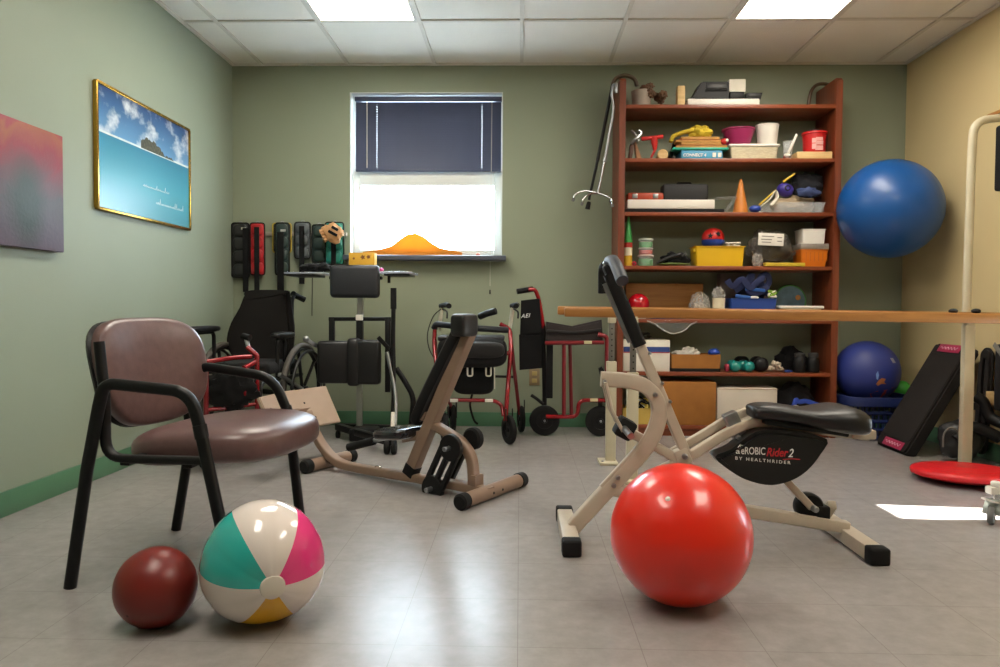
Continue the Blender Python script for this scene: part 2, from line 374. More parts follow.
# beach ball: six panels around a white disc
c = at(263.5, 564, 1.965); R0 = .1625; c.z = .158
t = thing('beach_ball', 'inflatable beach ball with white, teal, pink and yellow panels', 'beach ball', (c.x, c.y, 0))
pole = (at(273, 588, 1.83)-c).normalized(); e1 = (_U-pole*_U.dot(pole)).normalized(); e2 = pole.cross(e1)
bm_mats = [mat('beach_white', 'd8cdc6', .16, 0, .03, 4, coat=.5), mat('beach_teal', '27a49c', .16, 0, .04, 4, coat=.5), mat('beach_pink', 'e0387f', .16, 0, .04, 4, coat=.5), mat('beach_yellow', 'dba413', .16, 0, .04, 4, coat=.5)]
order = [('white_panel', 0), ('teal_panel', 1), ('white_panel', 0), ('yellow_panel', 3), ('white_panel', 0), ('pink_panel', 2)]
def bp(th, ph):                               # panel seams pull the skin in a little
    k = (th/(PI/3)) % 1; seam = 1-.010*math.exp(-((min(k, 1-k))/.07)**2)*math.sin(ph)**.5
    r = R0*(.99+.02*math.cos(3*th))*seam*(1-.06*abs(math.cos(ph))**4)
    d = pole*math.cos(ph)+(e1*math.cos(th)+e2*math.sin(th))*math.sin(ph); q = c+d*r
    if q.z < .004: q.z = .004
    return q
for k, (nm, mi) in enumerate(order):
    m = MB(); NU, NV = 14, 36; gr = []
    for j in range(NV+1):
        ph = .12+(PI-.24)*j/NV; gr.append([m.bm.verts.new(bp(PI/3*(k-.5+i/NU), ph)) for i in range(NU+1)])
    for j in range(NV):
        for i in range(NU): m._f([gr[j][i], gr[j][i+1], gr[j+1][i+1], gr[j+1][i]])
    m.build(nm, bm_mats[mi], t, sharp=60)
for s in (1, -1):
    m = MB(); m.lathe([(0, .006), (R0*.15, .003), (R0*.185, .001), (R0*.195, -.004), (R0*.185, -.010)], c+pole*(s*R0*.938), pole*s, 28); m.build('end_disc', mat('beach_disc', 'd9d0c4', .18, 0, .03, 9, coat=.4), t)
# small dark red ball
c = at(156, 590, 1.925); r = .1035; c.z = r*.965
m = MB(); m.ell(c, (r, r, r), nu=48, nv=32, fn=lambda v: V((v.x, v.y, max(v.z, -r*.965))))
m.mi = 1; m.lathe([(0, .0015), (.004, .001), (.005, -.002), (0, -.002)], c+V((-.03, -.093, -.043)).normalized()*r*.995, V((-.03, -.093, -.043)), 12)
o = m.build('playground_ball', [mat('maroon_rubber', '6e1a14', .36, 0, .08, 5, .05, 120), mat('maroon_plug', '4a110e', .5)], None, (c.x, c.y, 0)); tag(o, 'small dark red rubber ball beside the beach ball', 'ball')
# huge blue ball wedged between bookshelf and wall
c = at(889.5, 209, 4.78); r = .305
m = MB(); prof = []
for i in range(61):
    a = -PI/2+PI*i/60; rr = r*(1+.0012*math.cos(a*30)*(abs(a) > .5)); prof.append((max(0, rr*math.cos(a)) if 0 < i < 60 else 0, rr*math.sin(a)))
m.lathe(prof, c, V((-.9, .1, -.45)), 64)
lim = XR-.004
for v in m.bm.verts:
    v.co.x = min(v.co.x, lim)
    if v.co.y > 4.93: v.co.x = max(v.co.x, 2.135)
m.mi = 1; m.lathe([(0, .001), (.01, .0005), (.012, -.004), (0, -.004)], c+V((-.45, -.85, .2)).normalized()*r, V((-.45, -.85, .2)), 14)
o = m.build('exercise_ball', [mat('blue_rubber', '0a4a8c', .38, 0, .05, 3, coat=.1), mat('blue_plug', '124d84', .5)], None, (c.x, c.y, c.z-r)); tag(o, 'huge bright blue exercise ball wedged up between bookshelf and right wall', 'exercise ball')

# ================================================================== GUEST CHAIR
A = fl(70, 588); B = fl(176, 530); dv = V((.992, -.125, 0)); wv = V((.125, .992, 0))
t = thing('guest_chair', 'black-framed armchair with mauve vinyl seat and back, at left', 'chair', (A.x+.3, A.y+.3, 0))
ov = rrect(.034, .03, .012); upn = wv
def np_(x, y): return onv(x, y, A, dv)
def fp_(x, y): return onv(x, y, B, dv)
nf = A+dv*.53; ff = B+dv*.50; nf.z = ff.z = 0
def leg(name, pts, prof=ov): MB().sweep(pts, prof, up=wv).build(name, black_metal, t)
A2 = A.copy(); A2.z = 0
leg('leg', [A2, np_(87, 470), np_(99, 405)])
m = MB(); m.sweep(fillet([np_(98.5, 408), np_(104, 383), np_(190, 392), np_(201, 432)], [.05, .07], 6), ov, up=wv); arm = m.build('armrest', black_metal, t)
leg('leg', [np_(200, 428), np_(201, 433), nf])
m = MB(); m.sweep([np_(199.5, 425), np_(202, 438)], rrect(.033, .042, .014), up=wv); m.build('collar', black_plastic, arm)
leg('leg', [V((B.x, B.y, 0)), fp_(186, 468), fp_(196, 400), fp_(199, 376)])
m = MB(); m.sweep(fillet([fp_(197, 385), fp_(201, 366), fp_(273, 377), fp_(289, 415)], [.05, .07], 6), ov, up=wv); arm = m.build('armrest', black_metal, t)
leg('leg', [fp_(288, 412), ff])
m = MB(); m.sweep([fp_(286, 406), fp_(290, 420)], rrect(.033, .042, .014), up=wv); m.build('collar', black_plastic, arm)
# L-shaped side rails that carry the back and the seat
off = wv*.03
for f, s in ((np_, 1), (fp_, -1)):
    if s == 1: pts = [f(92, 342), f(98, 400), f(99, 460), f(205, 463)]
    else:
        q = [np_(92, 342), np_(98, 400), np_(99, 460), np_(205, 463)]; pts = [p+(B-A)-dv*.03 for p in q]
    pts = [p+off*s for p in pts]; MB().sweep(fillet(pts, [.02, .06], 6), rrect(.024, .034, .01), up=wv).build('side_rail', black_metal, t)
mid = (A+B)/2
m = MB(); z = .375
for k in (.16, .36): m.bar(A+dv*k+wv*.03+V((0, 0, z)), B+dv*k-wv*.03+V((0, 0, z)), .03, .02)
m.build('seat_support', black_metal, t)
vinyl = mat('mauve_vinyl', '644b4a', .33, 0, .14, 30, .12, 260, spec=.5, col2='584140')
# seat: waterfall cushion
sc = (at(140, 455, 2.55)+at(313, 432, 2.5))/2; sc.z = .40
m = MB()
def seatf(v):
    v.z += .022*math.cos(v.x/.3*1.4)-.02; return v
m.ell(sc+dv*.02, (.268, .285, .068), basis(V((dv.x, dv.y, .07))), .6, .66, 48, 20, seatf); m.build('seat', vinyl, t)
m = MB(); m.ell(sc+V((0, 0, -.03))+dv*.02, (.25, .265, .022), basis(V((dv.x, dv.y, .07))), .4, .6, 40, 8); m.build('seat_pan', black_plastic, t)
# backrest
p, q = at(89, 372, 2.30), at(194, 375, 2.78); bc = (p+q)/2; wd = (q-p); wl = wd.length; wd.z = 0; wd.normalize(); bn = V((wd.y, -wd.x, 0)); up = V((-.22*bn.x, -.22*bn.y, 1)).normalized(); bn = wd.cross(up)
def backf(v):
    k = v.y/.2; v.x *= 1+.05*k-.06*max(0, -k)**2
    v.z += .055*(v.x/.28)**2-.012; return v
bh = .185; bc.z = (at(150, 318, 2.5).z+at(150, 425, 2.5).z)/2
m = MB(); m.ell(bc+bn*.012, (wl/2, bh, .045), Matrix((wd, up, bn)).transposed(), .6, .66, 48, 18, backf); m.build('backrest', vinyl, t)
m = MB(); m.ell(bc-bn*.018, (wl/2*.985, bh*.985, .02), Matrix((wd, up, bn)).transposed(), .45, .55, 40, 8, backf); m.build('back_shell', black_plastic, t)

# ================================================================== CREAM RIDING EXERCISER
YP = 2.72
def P(x, y, dy=0):
    q = at(x, y, YP); q.y += dy; return q
t = thing('exercise_rider', 'cream seesaw-style exercise bike with black saddle and black side panel', 'exercise machine', (.7, YP, 0))
yv = V((0, 1, 0)); rt = rrect(.045, .042, .006)
def bar_pts(name, pts, prof=rt, par=t, m_=cream_metal): return MB().sweep(pts, prof, up=yv).build(name, m_, par)
# floor bars with end caps
xf, y0, y1 = at(567, 530, YP).x, fl(562, 519).y, fl(574, 557).y; xf = (fl(562, 519).x+fl(574, 557).x)/2
def floor_bar(x, ya, yb, w=.058, h=.05):
    b_ = MB(); b_.box((x, (ya+yb)/2, h/2+.004), (w, abs(ya-yb)-.05, h), bev=.005); o = b_.build('floor_bar', cream_metal, t)
    for yy in (ya, yb):
        s = 1 if yy == max(ya, yb) else -1; b_ = MB(); b_.box((x, yy-s*.028, h/2+.004), (w+.008, .056, h+.008), bev=.009, seg=3); b_.build('end_cap', black_rubber, o)
floor_bar(xf, 2.97, 2.50)
xb = fl(880, 566).x; floor_bar(xb, 2.98, 2.46)
# main post, J shaped: up from the floor bar, over the arch and back to the pedal hinge
j0 = V((xf+.01, YP, .045))
jm = curve([P(573, 527), P(597, 501), P(624, 472), P(645, 448), P(655, 430), P(659, 412), P(655, 396), P(643, 385), P(625, 380.5), P(601, 379)], 6)
MB().sweep(jm, rrect(.054, .05, .007), up=yv).build('main_post', cream_metal, t)
m = MB(); inner = [p+V((-.02, -.014, .022)) for p in jm[8:30]]; m.sweep(inner, rrect(.012, .02, .003), up=yv); m.build('channel_lip', cream_metal, t)
def bolt(p, r=.009, par=t, m_=steel, L=.014):
    b_ = MB(); b_.lathe([(0, -L), (r, -L), (r, L*.4), (r*.7, L), (0, L)], p, (0, -1, 0), 12); b_.build('bolt', m_, par)
for x, y in ((604, 381), (654, 394), (613, 484), (617, 476)): bolt(P(x, y, -.024))
# hinge link, pedal clamp and its rocker bar
for dy in (-.04, .04): MB().sweep([P(604, 381, dy), P(610, 408, dy), P(621, 429, dy)], rrect(.012, .038, .004), up=yv).build('link_arm', cream_metal, t)
m = MB(); q = basis(P(679, 459)-P(629, 432), (0, -1, 0)); m.box(P(624.5, 428), (.065, .085, .07), basis(P(679, 459)-P(629, 432)), .01); m.build('pedal_clamp', black_rubber, t)
m = MB(); m.tube([P(623, 427, -.2), P(623, 427, .2)], .012, 12); pg = m.build('pedal_rod', steel, t)
bar_pts('rocker_bar', [P(624, 429), P(682, 461)], rrect(.034, .034, .005))
# handle column
h0, h1 = P(607, 268), P(685, 452)
bar_pts('handle_column', [h0.lerp(h1, .3), h1], rrect(.036, .046, .006))
bar_pts('handle_foam', [h0.lerp(h1, .03), h0.lerp(h1, .42)], rrect(.046, .056, .014), m_=black_rubber)
bar_pts('column_rear_strip', [h0.lerp(h1, .08)+V((-.026, 0, .0)), h0.lerp(h1, .4)+V((-.024, 0, 0))], rrect(.03, .008, .003), m_=steel)
for k in (.46, .62, .72): bolt(h0.lerp(h1, k)+V((.02, -.026, 0)), .006)
hb = MB(); hg = black_rubber
hp = fillet([at(602, 293, 3.0), at(602, 268, 2.98), at(608, 261.5, 2.84), at(614, 260, 2.62), at(622.5, 281, 2.5)], [.03, .06, .06], 6)
hb.tube(hp[1:-2], .013, 12); hbo = hb.build('handlebar', chrome, t)
def part_path(p, a, b): n = len(p); return p[int(a*n):max(int(b*n), int(a*n)+2)]
MB().tube(part_path(hp, 0, .42), .0155, 14).build('grip', hg, hbo); MB().tube(part_path(hp, .62, 1.01), .021, 14).build('grip', mat('grey_grip', '3b4048', .6, 0, .1, 20), hbo)
m = MB(); m.box(P(610, 270), (.05, .045, .045), basis(h1-h0, (0, -1, 0)), .012); m.build('handle_joint', black_plastic, t)
m = MB(); m.box(P(682, 456), (.06, .052, .05), basis(h1-h0, (0, -1, 0)), .006); m.build('pivot_bracket', cream_metal, t); bolt(P(683, 455, -.03), .011)
# seat beam: twin rails rising from the pivot, then level under the saddle
sb = [P(640, 480), P(690, 456), P(728, 432), P(750, 422.5), P(770, 421), P(820, 430), P(868, 435.5)]
MB().sweep(fillet(sb, [.02, .04, .06, .1, .1], 5), rrect(.034, .032, .005), up=yv).build('seat_beam', cream_metal, t)
MB().sweep(fillet([P(670, 458, .05), P(706, 437, .05), P(735, 419, .05), P(752, 413, .05)], [.04, .04], 5), rrect(.03, .03, .005), up=yv).build('seat_beam', cream_metal, t)
m = MB(); m.box(P(736, 426, .02), (.05, .1, .05), basis(P(750, 422)-P(728, 432), (0, -1, 0)), .005); m.build('clamp_plate', steel, t); bolt(P(737, 436.5, -.02), .009)
m = MB(); m.box(P(862, 434, 0), (.085, .046, .034), bev=.006); m.build('beam_end', cream_metal, t)
# saddle
def loft(stations, n=20, e=.6):          # x, z_top, z_bottom, half width : rounded sections along X at y = YP
    m = MB(); rings = []
    for x, zt, zb, hw in stations:
        r = []
        for i in range(n):
            a = 2*PI*i/n; ca, sa_ = math.cos(a), math.sin(a); y_ = math.copysign(abs(ca)**e, ca)*hw; z_ = (zt+zb)/2+math.copysign(abs(sa_)**e, sa_)*(zt-zb)/2
            r.append(m.bm.verts.new((x, YP+y_, z_)))
        rings.append(r)
    for a, b_ in zip(rings, rings[1:]):
        for i in range(n): m._f([a[i], a[(i+1) % n], b_[(i+1) % n], b_[i]])
    m._f(rings[0][::-1]); m._f(rings[-1]); return m
st = [(749, 408, 414, .03), (751, 405, 417, .06), (760, 403, 418.5, .075), (775, 403.5, 420, .085), (795, 406.5, 422.5, .095), (810, 408, 425.5, .115), (825, 406, 428.5, .14), (840, 404.5, 431, .15), (852, 407, 432, .14), (857, 411, 431, .12), (859, 416, 428, .08)]
sk = curve([V((at(x, 400, YP).x, at(x, a, YP).z, at(x, b_, YP).z)) for x, a, b_, c_ in st], 4); hwv = curve([V((c_, 0, 0)) for *_, c_ in st], 4)
loft([(p.x, p.y, p.z, h_.x) for p, h_ in zip(sk, hwv)]).build('saddle', black_vinyl, t, sharp=70)
m = MB(); m.box(P(802, 426), (.3, .1, .02), basis(P(850, 434)-P(760, 420)), .005); m.build('saddle_plate', black_metal, t)
# black fairing: half-moon shell with lettering
fo = [(712, 455), (728, 447), (748, 432), (762, 428), (790, 430), (822, 437), (816, 452), (803, 468), (787, 478), (768, 482.5), (748, 479), (731, 471)]
def poly_at(pts, Y):
    q = [at(x, y, Y) for x, y in pts]; o = V((sum(v.x for v in q)/len(q), Y, sum(v.z for v in q)/len(q))); return o, [(v.x-o.x, v.z-o.z) for v in q]
cv = curve([V((x, y, 0)) for x, y in fo], 3, True)
o, pl = poly_at([(v.x, v.y) for v in cv], YP-.02)
m = MB(); m.prism(pl, o, (1, 0, 0), (0, 0, 1), .11, .014); fair = m.build('side_panel', mat('fairing_black', '0b0b0c', .35, 0, .1, 20), t)
yt = YP-.0765
lw = mat('white_lettering', 'd9d9d6', .5); lr = mat('red_lettering', 'b5202a', .5)
def word(txt, x, y, size_px, m_, sh=0, sp=1, rot=-.02, wpx=None, bold=0):
    o = at(x, y, yt); ux = V((1, 0, rot)); s = size_px*yt/750/.72
    b_ = text_mb(txt, s, V((0, 0, 0)), (1, 0, 0), (0, 0, 1), sh, .0006, bold, space=sp)
    wd = max(v.co.x for v in b_.bm.verts); k = (wpx*yt/750)/wd if wpx else 1
    for v in b_.bm.verts: v.co = o+ux*(v.co.x*k)+V((0, v.co.y, v.co.z))
    b_.build('lettering', m_, fair)
word('a', 735.5, 453.5, 5.5, lw, wpx=4.5, bold=.0001); word('eROBIC', 741, 454, 7.5, lw, wpx=24, bold=.0003); word('Rider', 766, 456, 8.5, lr, .25, wpx=22, bold=.0007); word('2', 788, 457, 8.5, lw, .3, wpx=5.5, bold=.0004)
word('BY HEALTHRIDER', 735, 459.5, 3.2, lw, 0, 1.5, -.075, 55, .0002)
m = MB(); p = [at(x, y, yt) for x, y in ((783, 459.5), (792, 458.8), (800, 459.5))]; m.sweep(p, circ(.0016, 6)); m.build('swoosh', lr, fair); m = MB(); p = [at(x, y, yt) for x, y in ((738, 447.5), (740, 445), (743, 445.5))]; m.sweep(p, circ(.0016, 6)); m.sweep([at(740, 445, yt), at(740.5, 447, yt)], circ(.0014, 6)); m.build('rider_mark', lw, fair)
# strut, wheel, lower beam
bar_pts('roller_strut', [P(780, 474), P(811, 507)], rrect(.026, .03, .005))
m = MB(); wc = P(811, 508); m.lathe([(0, -.026), (.02, -.028), (.044, -.026), (.05, -.018), (.05, .018), (.044, .026), (.02, .028), (0, .026)], wc+V((0, .026, 0)), (0, -1, 0), 32); m.build('roller', black_rubber, t)
bolt(P(812, 507, -.03), .012)
lb0, lb1 = P(610, 489), V((xb, YP, .055))
bar_pts('lower_beam', [lb0, lb1], rrect(.042, .048, .006))
m = MB(); m.bar(P(838, 508, .05), V((xb-.02, YP+.16, .04)), .03, .03); m.build('brace', cream_metal, t)
m = MB(); m.box(P(823, 513, .02), (.05, .06, .05), bev=.008); m.build('stop_block', black_rubber, t)

# ================================================================== TAN EXERCISER
J = fl(491, 501); K = fl(328, 469); bd = (J-K).normalized(); bd.z = 0; bd.normalize(); bw = V((-bd.y, bd.x, 0))
J.z = K.z = 0
def Q(x, y, off=0): return onv(x, y, K, bd)+bw*off
t = thing('exercise_bench', 'tan steel exerciser with slanted black padded board, on the floor', 'exercise machine', (J.x-.3, J.y+.2, 0))
def round_bar(ends, rr):
    a, b_ = ends; a.z = b_.z = rr+.003; u = (b_-a).normalized(); m = MB(); m.cyl(a+u*.03, b_-u*.03, rr, 20, .001); o = m.build('floor_bar', tan_metal, t)
    for p, s in ((a, 1), (b_, -1)):
        m = MB(); m.cyl(p, p+u*(s*.055), rr*1.12, 20, .008); m.build('end_cap', black_rubber, o)
    for k in (.42, .56):
        m = MB(); p = a.lerp(b_, k); n = V((u.y, -u.x, 0)); n = n if n.y < 0 else -n; m.cyl(p+n*(rr-.004), p+n*(rr+.002), .006, 10, .001); m.build('screw', black_metal, o)
round_bar([fl(459, 511), fl(523, 486)], .031)
round_bar([fl(303, 474), fl(354, 461)], .031)
btube = rrect(.05, .044, .008)
beam = [J+V((0, 0, .04)), Q(445, 483), Q(407, 476.5), Q(360, 468.5), Q(338, 462), Q(324, 448), Q(314, 431), Q(307, 412)]
MB().sweep(curve(beam, 5), rrect(.04, .05, .008), up=bw).build('beam', tan_metal, t)
# foot plates
def plate(px, off, th=.022):
    q = [Q(x, y, off) for x, y in px]; o = sum(q, V())/4; ux = (q[1]-q[0]).normalized(); n = ux.cross(q[3]-q[0]).normalized(); uy = n.cross(ux)
    m = MB(); m.prism([((v-o).dot(ux), (v-o).dot(uy)) for v in q], o, ux, uy, th, .004); o_ = m.build('foot_plate', tan_plate, t); return o_, o, n
def tilt_plate(px, Ys):
    q = [at(x, y, Y) for (x, y), Y in zip(px, Ys)]; o = sum(q, V())/4; ux = (q[1]-q[0]).normalized(); n = ux.cross(q[3]-q[0]).normalized(); uy = n.cross(ux); nn = n if n.y < 0 else -n
    m = MB(); m.prism([((v-o).dot(ux), (v-o).dot(uy)) for v in q], o, ux, uy, .02, .004); o_ = m.build('foot_plate', tan_plate, t)
    for f in ((.33, .62), (.45, .22)):
        p = q[3].lerp(q[2], f[0]).lerp(q[0].lerp(q[1], f[0]), f[1])+nn*.0095; m = MB(); m.cyl(p, p+nn*.003, .006, 10, .001); m.build('screw', black_metal, o_)
tilt_plate([(283, 392), (325, 386.5), (340, 422), (298, 430)], [3.88, 4.16, 4.08, 3.80])
tilt_plate([(258, 398), (275, 394), (290, 430), (273, 434)], [3.62, 3.80, 3.72, 3.54])
m = MB(); m.bar(at(282, 415, 3.74), at(318, 409, 4.06), .04, .04); m.build('plate_bracket', tan_metal, t)
# upright and the long black pad behind it
u0, u1 = Q(411, 472), Q(468, 334); ud = (u1-u0).normalized()
MB().sweep([u0+ud*.02, u1+ud*.02], rrect(.058, .052, .006), up=bw).build('upright', tan_metal, t)
m = MB(); m.sweep([u0-ud*.012, u0+ud*.04], rrect(.064, .058, .008), up=bw); m.build('foot_boot', black_rubber, t)
side = bw.cross(ud).normalized(); side = side if side.x < 0 else -side
b0, b1 = Q(419, 424, .02), Q(469, 322, .02); b0 += bw*0; bdv = (b1-b0).normalized()
o = (b0+b1)/2-bd*.02-bw*.0; hl = (b1-b0).length/2; bm3 = Matrix((bdv, bw, bdv.cross(bw))).transposed()
m = MB(); m.ell(o, (hl, .06, .028), bm3, .3, .25, 40, 12); m.build('back_pad', black_cloth, t)
for k in (-.03, .03):
    m = MB(); m.ell(o+bw*k, (hl*.97, .028, .036), bm3, .5, .5, 30, 10); m.build('pad_bolster', black_vinyl, t)
m = MB(); m.ell(Q(470, 325, -.04), (.042, .055, .05), basis(bd), .35, .35, 28, 12); m.build('pad_cap', black_vinyl, t)
m = MB(); m.box(Q(423, 413), (.05, .06, .05), basis(ud, bw), .005); m.build('hinge_block', tan_metal, t)
# curved support, slotted link plates, roller
cs = [Q(432, 424), Q(448, 433), Q(462, 443), Q(471, 457), Q(473.5, 474), Q(473, 488)]
MB().sweep(curve(cs, 5), rrect(.04, .046, .008), up=bw).build('curved_support', tan_metal, t)
m = MB(); m.box(Q(477, 480, 0), (.03, .06, .05), basis(bd), .004); m.build('lug', tan_metal, t)
e0, e1 = Q(459, 446, -.055), Q(441, 486, -.055); ed = (e1-e0).normalized(); en = bw.cross(ed)
m = MB(); hl = (e1-e0).length/2+.035; hw = .06; oo = (e0+e1)/2
outer = [(hl-.06+.06*math.cos(a), .06*math.sin(a)) for a in [PI/2-PI*i/10 for i in range(11)]]+[(-hl+.06-.06*math.cos(a), -.06*math.sin(a)) for a in [PI/2-PI*i/10 for i in range(11)]]
# three fingers leave two long slots
for y in (-.045, 0, .045): m.bar(oo-ed*(hl-.05)+en*y, oo+ed*(hl-.05)+en*y, .022, .024, up=bw)
m.cyl(e0-ed*.0+bw*-.013, e0+bw*.013, .06, 22, .003); m.cyl(e1-bw*.013, e1+bw*.013, .06, 22, .003); lk = m.build('slotted_link', black_plastic, t)
for p in (e0, e1):
    m = MB(); m.cyl(p-bw*.05, p+bw*.11, .011, 12, .002); m.build('pin', steel, lk)
m = MB(); m.cyl(Q(466, 440, .03), Q(466, 440, .075), .05, 22, .01); m.build('roller', black_rubber, t)
m = MB(); m.bar(Q(459, 446, .055), Q(441, 486, .055), .03, .024, up=bw); m.build('rear_link', black_plastic, t)
# seat and hand grips
sd = (Q(424, 428)-Q(388, 436)); s0 = Q(402, 432, -.0)
m = MB(); m.ell(s0, (.115, .16, .03), basis(bd), .6, .5, 36, 12, lambda v: V((v.x, v.y*(.7+1.2*max(0, v.x+.1)), v.z+.12*v.x))); m.build('seat', mat('glossy_black_vinyl', '1d1f25', .22, 0, .1, 10, coat=.3), t)
m = MB(); m.tube([Q(372, 441, -.03), Q(394, 436, -.01), Q(415, 432, 0)], .011, 12); hs = m.build('handle_stem', steel, t)
m = MB(); m.tube([Q(356, 446, -.05), Q(378, 440, -.025)], .02, 14); m.build('grip', black_rubber, hs)
m = MB(); m.bar(Q(405, 438), Q(424, 434), .05, .04); m.build('seat_bracket', tan_metal, t)
m = MB(); m.tube(curve([Q(373, 473), Q(376, 466), Q(381, 468), Q(378, 472), Q(374, 469)], 5), .003, 8); m.build('pull_pin', chrome, t)

# ================================================================== WINDOW BLIND
def tp(pts): return [at(x, y, Y) for x, y, Y in pts]
YB = D+.035
bx0, bx1 = WX0+.03, WX1-.008
t = thing('venetian_blind', 'dark slatted venetian blind pulled halfway down over the window', 'window blind', ((bx0+bx1)/2, YB, at(430, 170, YB).z))
slat_m = mat('blind_slat', '3f465e', .45, 0, .06, 6)
m = MB(); zt = at(430, 97.5, YB).z; m.box(((bx0+bx1)/2, YB, zt-.014), (bx1-bx0, .045, .03), bev=.003); m.build('headrail', slat_m, t)
zb_ = at(430, 170, YB).z; ns = 28; dz = (zt-.035-zb_)/ns; xa, xb_ = at(377, 130, YB).x, at(482, 130, YB).x
sa_ = math.radians(72); ux = V((1, 0, 0)); uy = V((0, math.cos(sa_), math.sin(sa_))); cx = (bx0+bx1)/2; hw = (bx1-bx0)/2-.004; ww = .0135
ol = [(-hw, -ww), (xa-cx-.0016, -ww), (xa-cx-.0016, -ww+.011), (xa-cx+.0016, -ww+.011), (xa-cx+.0016, -ww), (xb_-cx-.0016, -ww), (xb_-cx-.0016, -ww+.011), (xb_-cx+.0016, -ww+.011), (xb_-cx+.0016, -ww), (hw, -ww), (hw, ww), (-hw, ww)]
m = MB(); m.prism(ol, (cx, YB, zt-.045), ux, uy, .001, 0); s0 = m.build('slat', slat_m, t)
for k in range(1, ns):
    s = s0.copy(); COL.objects.link(s); s.parent = t; s.location.z = -dz*k
m = MB(); m.box((cx, YB, zb_-.004), (2*hw, .026, .016), bev=.003); m.build('bottom_rail', slat_m, t)
m = MB(); m.tube([at(367, 102, D+.005), at(367, 168, D+.005)], .0028, 6); m.build('wand', white_plastic, t)
m = MB(); m.tube([at(492, 102, D+.006), at(490, 286, D-.01)], .0012, 5); cdo = m.build('cord', paper, t)
m = MB(); m.lathe([(0, 0), (.006, 0), (.004, .03), (0, .032)], at(490, 294, D-.012), (0, 0, 1), 10); m.build('tassel', black_plastic, cdo)
# orange hump standing inside the window
def amber():
    m = mat('amber_plastic', 'c88a35', .4, 0, .05, 6); nt = m.node_tree; tr = nt.nodes.new('ShaderNodeBsdfTranslucent'); tr.inputs[0].default_value = lin('e0a548'); x = nt.nodes.new('ShaderNodeMixShader'); x.inputs[0].default_value = .4
    nt.links.new(nt.nodes['Principled BSDF'].outputs[0], x.inputs[1]); nt.links.new(tr.outputs[0], x.inputs[2]); nt.links.new(x.outputs[0], nt.nodes['Material Output'].inputs[0]); return m
pts = [(363, 252), (380, 249.5), (392, 246), (401, 239), (408, 234.5), (416, 233.5), (424, 237), (432, 243.5), (441, 248.5), (455, 251), (462, 252.5)]
yq = D+.055; q = [at(x, y, yq) for x, y in pts]; o = V((q[5].x, yq, WZ0+.002)); pl = [(-(o.x-q[0].x), 0)]+[(v.x-o.x, max(.004, v.z-o.z)) for v in q]+[(q[-1].x-o.x, 0)]
m = MB(); m.prism(pl[::-1], o, (1, 0, 0), (0, 0, 1), .03, .004); tag(m.build('plastic_arch', amber(), None, o), 'amber bell-shaped hump standing on the window ledge against the glass', 'ornament')
# small red sliver toy on the ledge
m = MB(); p = at(478, 252, D+.02); p.z = WZ0+.012; m.ell(p, (.016, .012, .012), nu=14, nv=8); tag(m.build('toy_figure', mat('coral', 'c9725c', .5), None, (p.x, p.y, WZ0)), 'tiny coral lump on the right end of the window ledge', 'toy')

# ================================================================== PICTURES ON THE LEFT WALL
def wl(x, y, d=.012): return onX(x, y, XL+d)
yv3 = V((0, 1, 0)); zv = V((0, 0, 1))
def tex_poster():
    m = bpy.data.materials.new('sea_print'); m.use_nodes = True; nt = m.node_tree; N = nt.nodes; L = nt.links; p = N['Principled BSDF']
    tc = N.new('ShaderNodeTexCoord'); sp = N.new('ShaderNodeSeparateXYZ'); L.new(tc.outputs['Generated'], sp.inputs[0])
    z = sp.outputs['Z']
    sea = N.new('ShaderNodeValToRGB'); e = sea.color_ramp.elements; e[0].position = 0; e[0].color = lin('4a93a6'); e[1].position = .62; e[1].color = lin('2f7d9b'); x = e.new(.3); x.color = lin('419ab0')
    sky = N.new('ShaderNodeValToRGB'); e = sky.color_ramp.elements; e[0].position = .62; e[0].color = lin('5f93bd'); e[1].position = 1; e[1].color = lin('1d3d72')
    L.new(z, sea.inputs[0]); L.new(z, sky.inputs[0])
    mp = N.new('ShaderNodeMapping'); mp.inputs['Scale'].default_value = (1, 5.0, 4.2); L.new(tc.outputs['Generated'], mp.inputs[0])
    cl = N.new('ShaderNodeTexNoise'); cl.inputs['Scale'].default_value = 1.0; cl.inputs['Detail'].default_value = 7; cl.inputs['Roughness'].default_value = .6; L.new(mp.outputs[0], cl.inputs['Vector'])
    cr = N.new('ShaderNodeValToRGB'); cr.color_ramp.elements[0].position = .5; cr.color_ramp.elements[1].position = .66; L.new(cl.outputs['Fac'], cr.inputs[0])
    wm = N.new('ShaderNodeMix'); wm.data_type = 'RGBA'; L.new(cr.outputs[0], wm.inputs['Factor']); L.new(sky.outputs[0], wm.inputs['A']); wm.inputs['B'].default_value = lin('cfd6dc')
    st = N.new('ShaderNodeMath'); st.operation = 'GREATER_THAN'; st.inputs[1].default_value = .625; L.new(z, st.inputs[0])
    mx = N.new('ShaderNodeMix'); mx.data_type = 'RGBA'; L.new(st.outputs[0], mx.inputs['Factor']); L.new(sea.outputs[0], mx.inputs['A']); L.new(wm.outputs['Result'], mx.inputs['B']); L.new(mx.outputs['Result'], p.inputs['Base Color'])
    p.inputs['Roughness'].default_value = .32
    return m
c4 = [wl(96, 81), wl(190, 131), wl(187.5, 229.5), wl(96, 207)]
y0, y1 = (c4[0].y+c4[3].y)/2, (c4[1].y+c4[2].y)/2; z1, z0 = (c4[0].z+c4[1].z)/2, (c4[2].z+c4[3].z)/2
t = thing('framed_poster', 'gold-framed tropical sea and island poster on the left wall', 'picture', (XL, (y0+y1)/2, z0))
gold = mat('gold_frame', 'b08a3c', .25, .9, .06, 20)
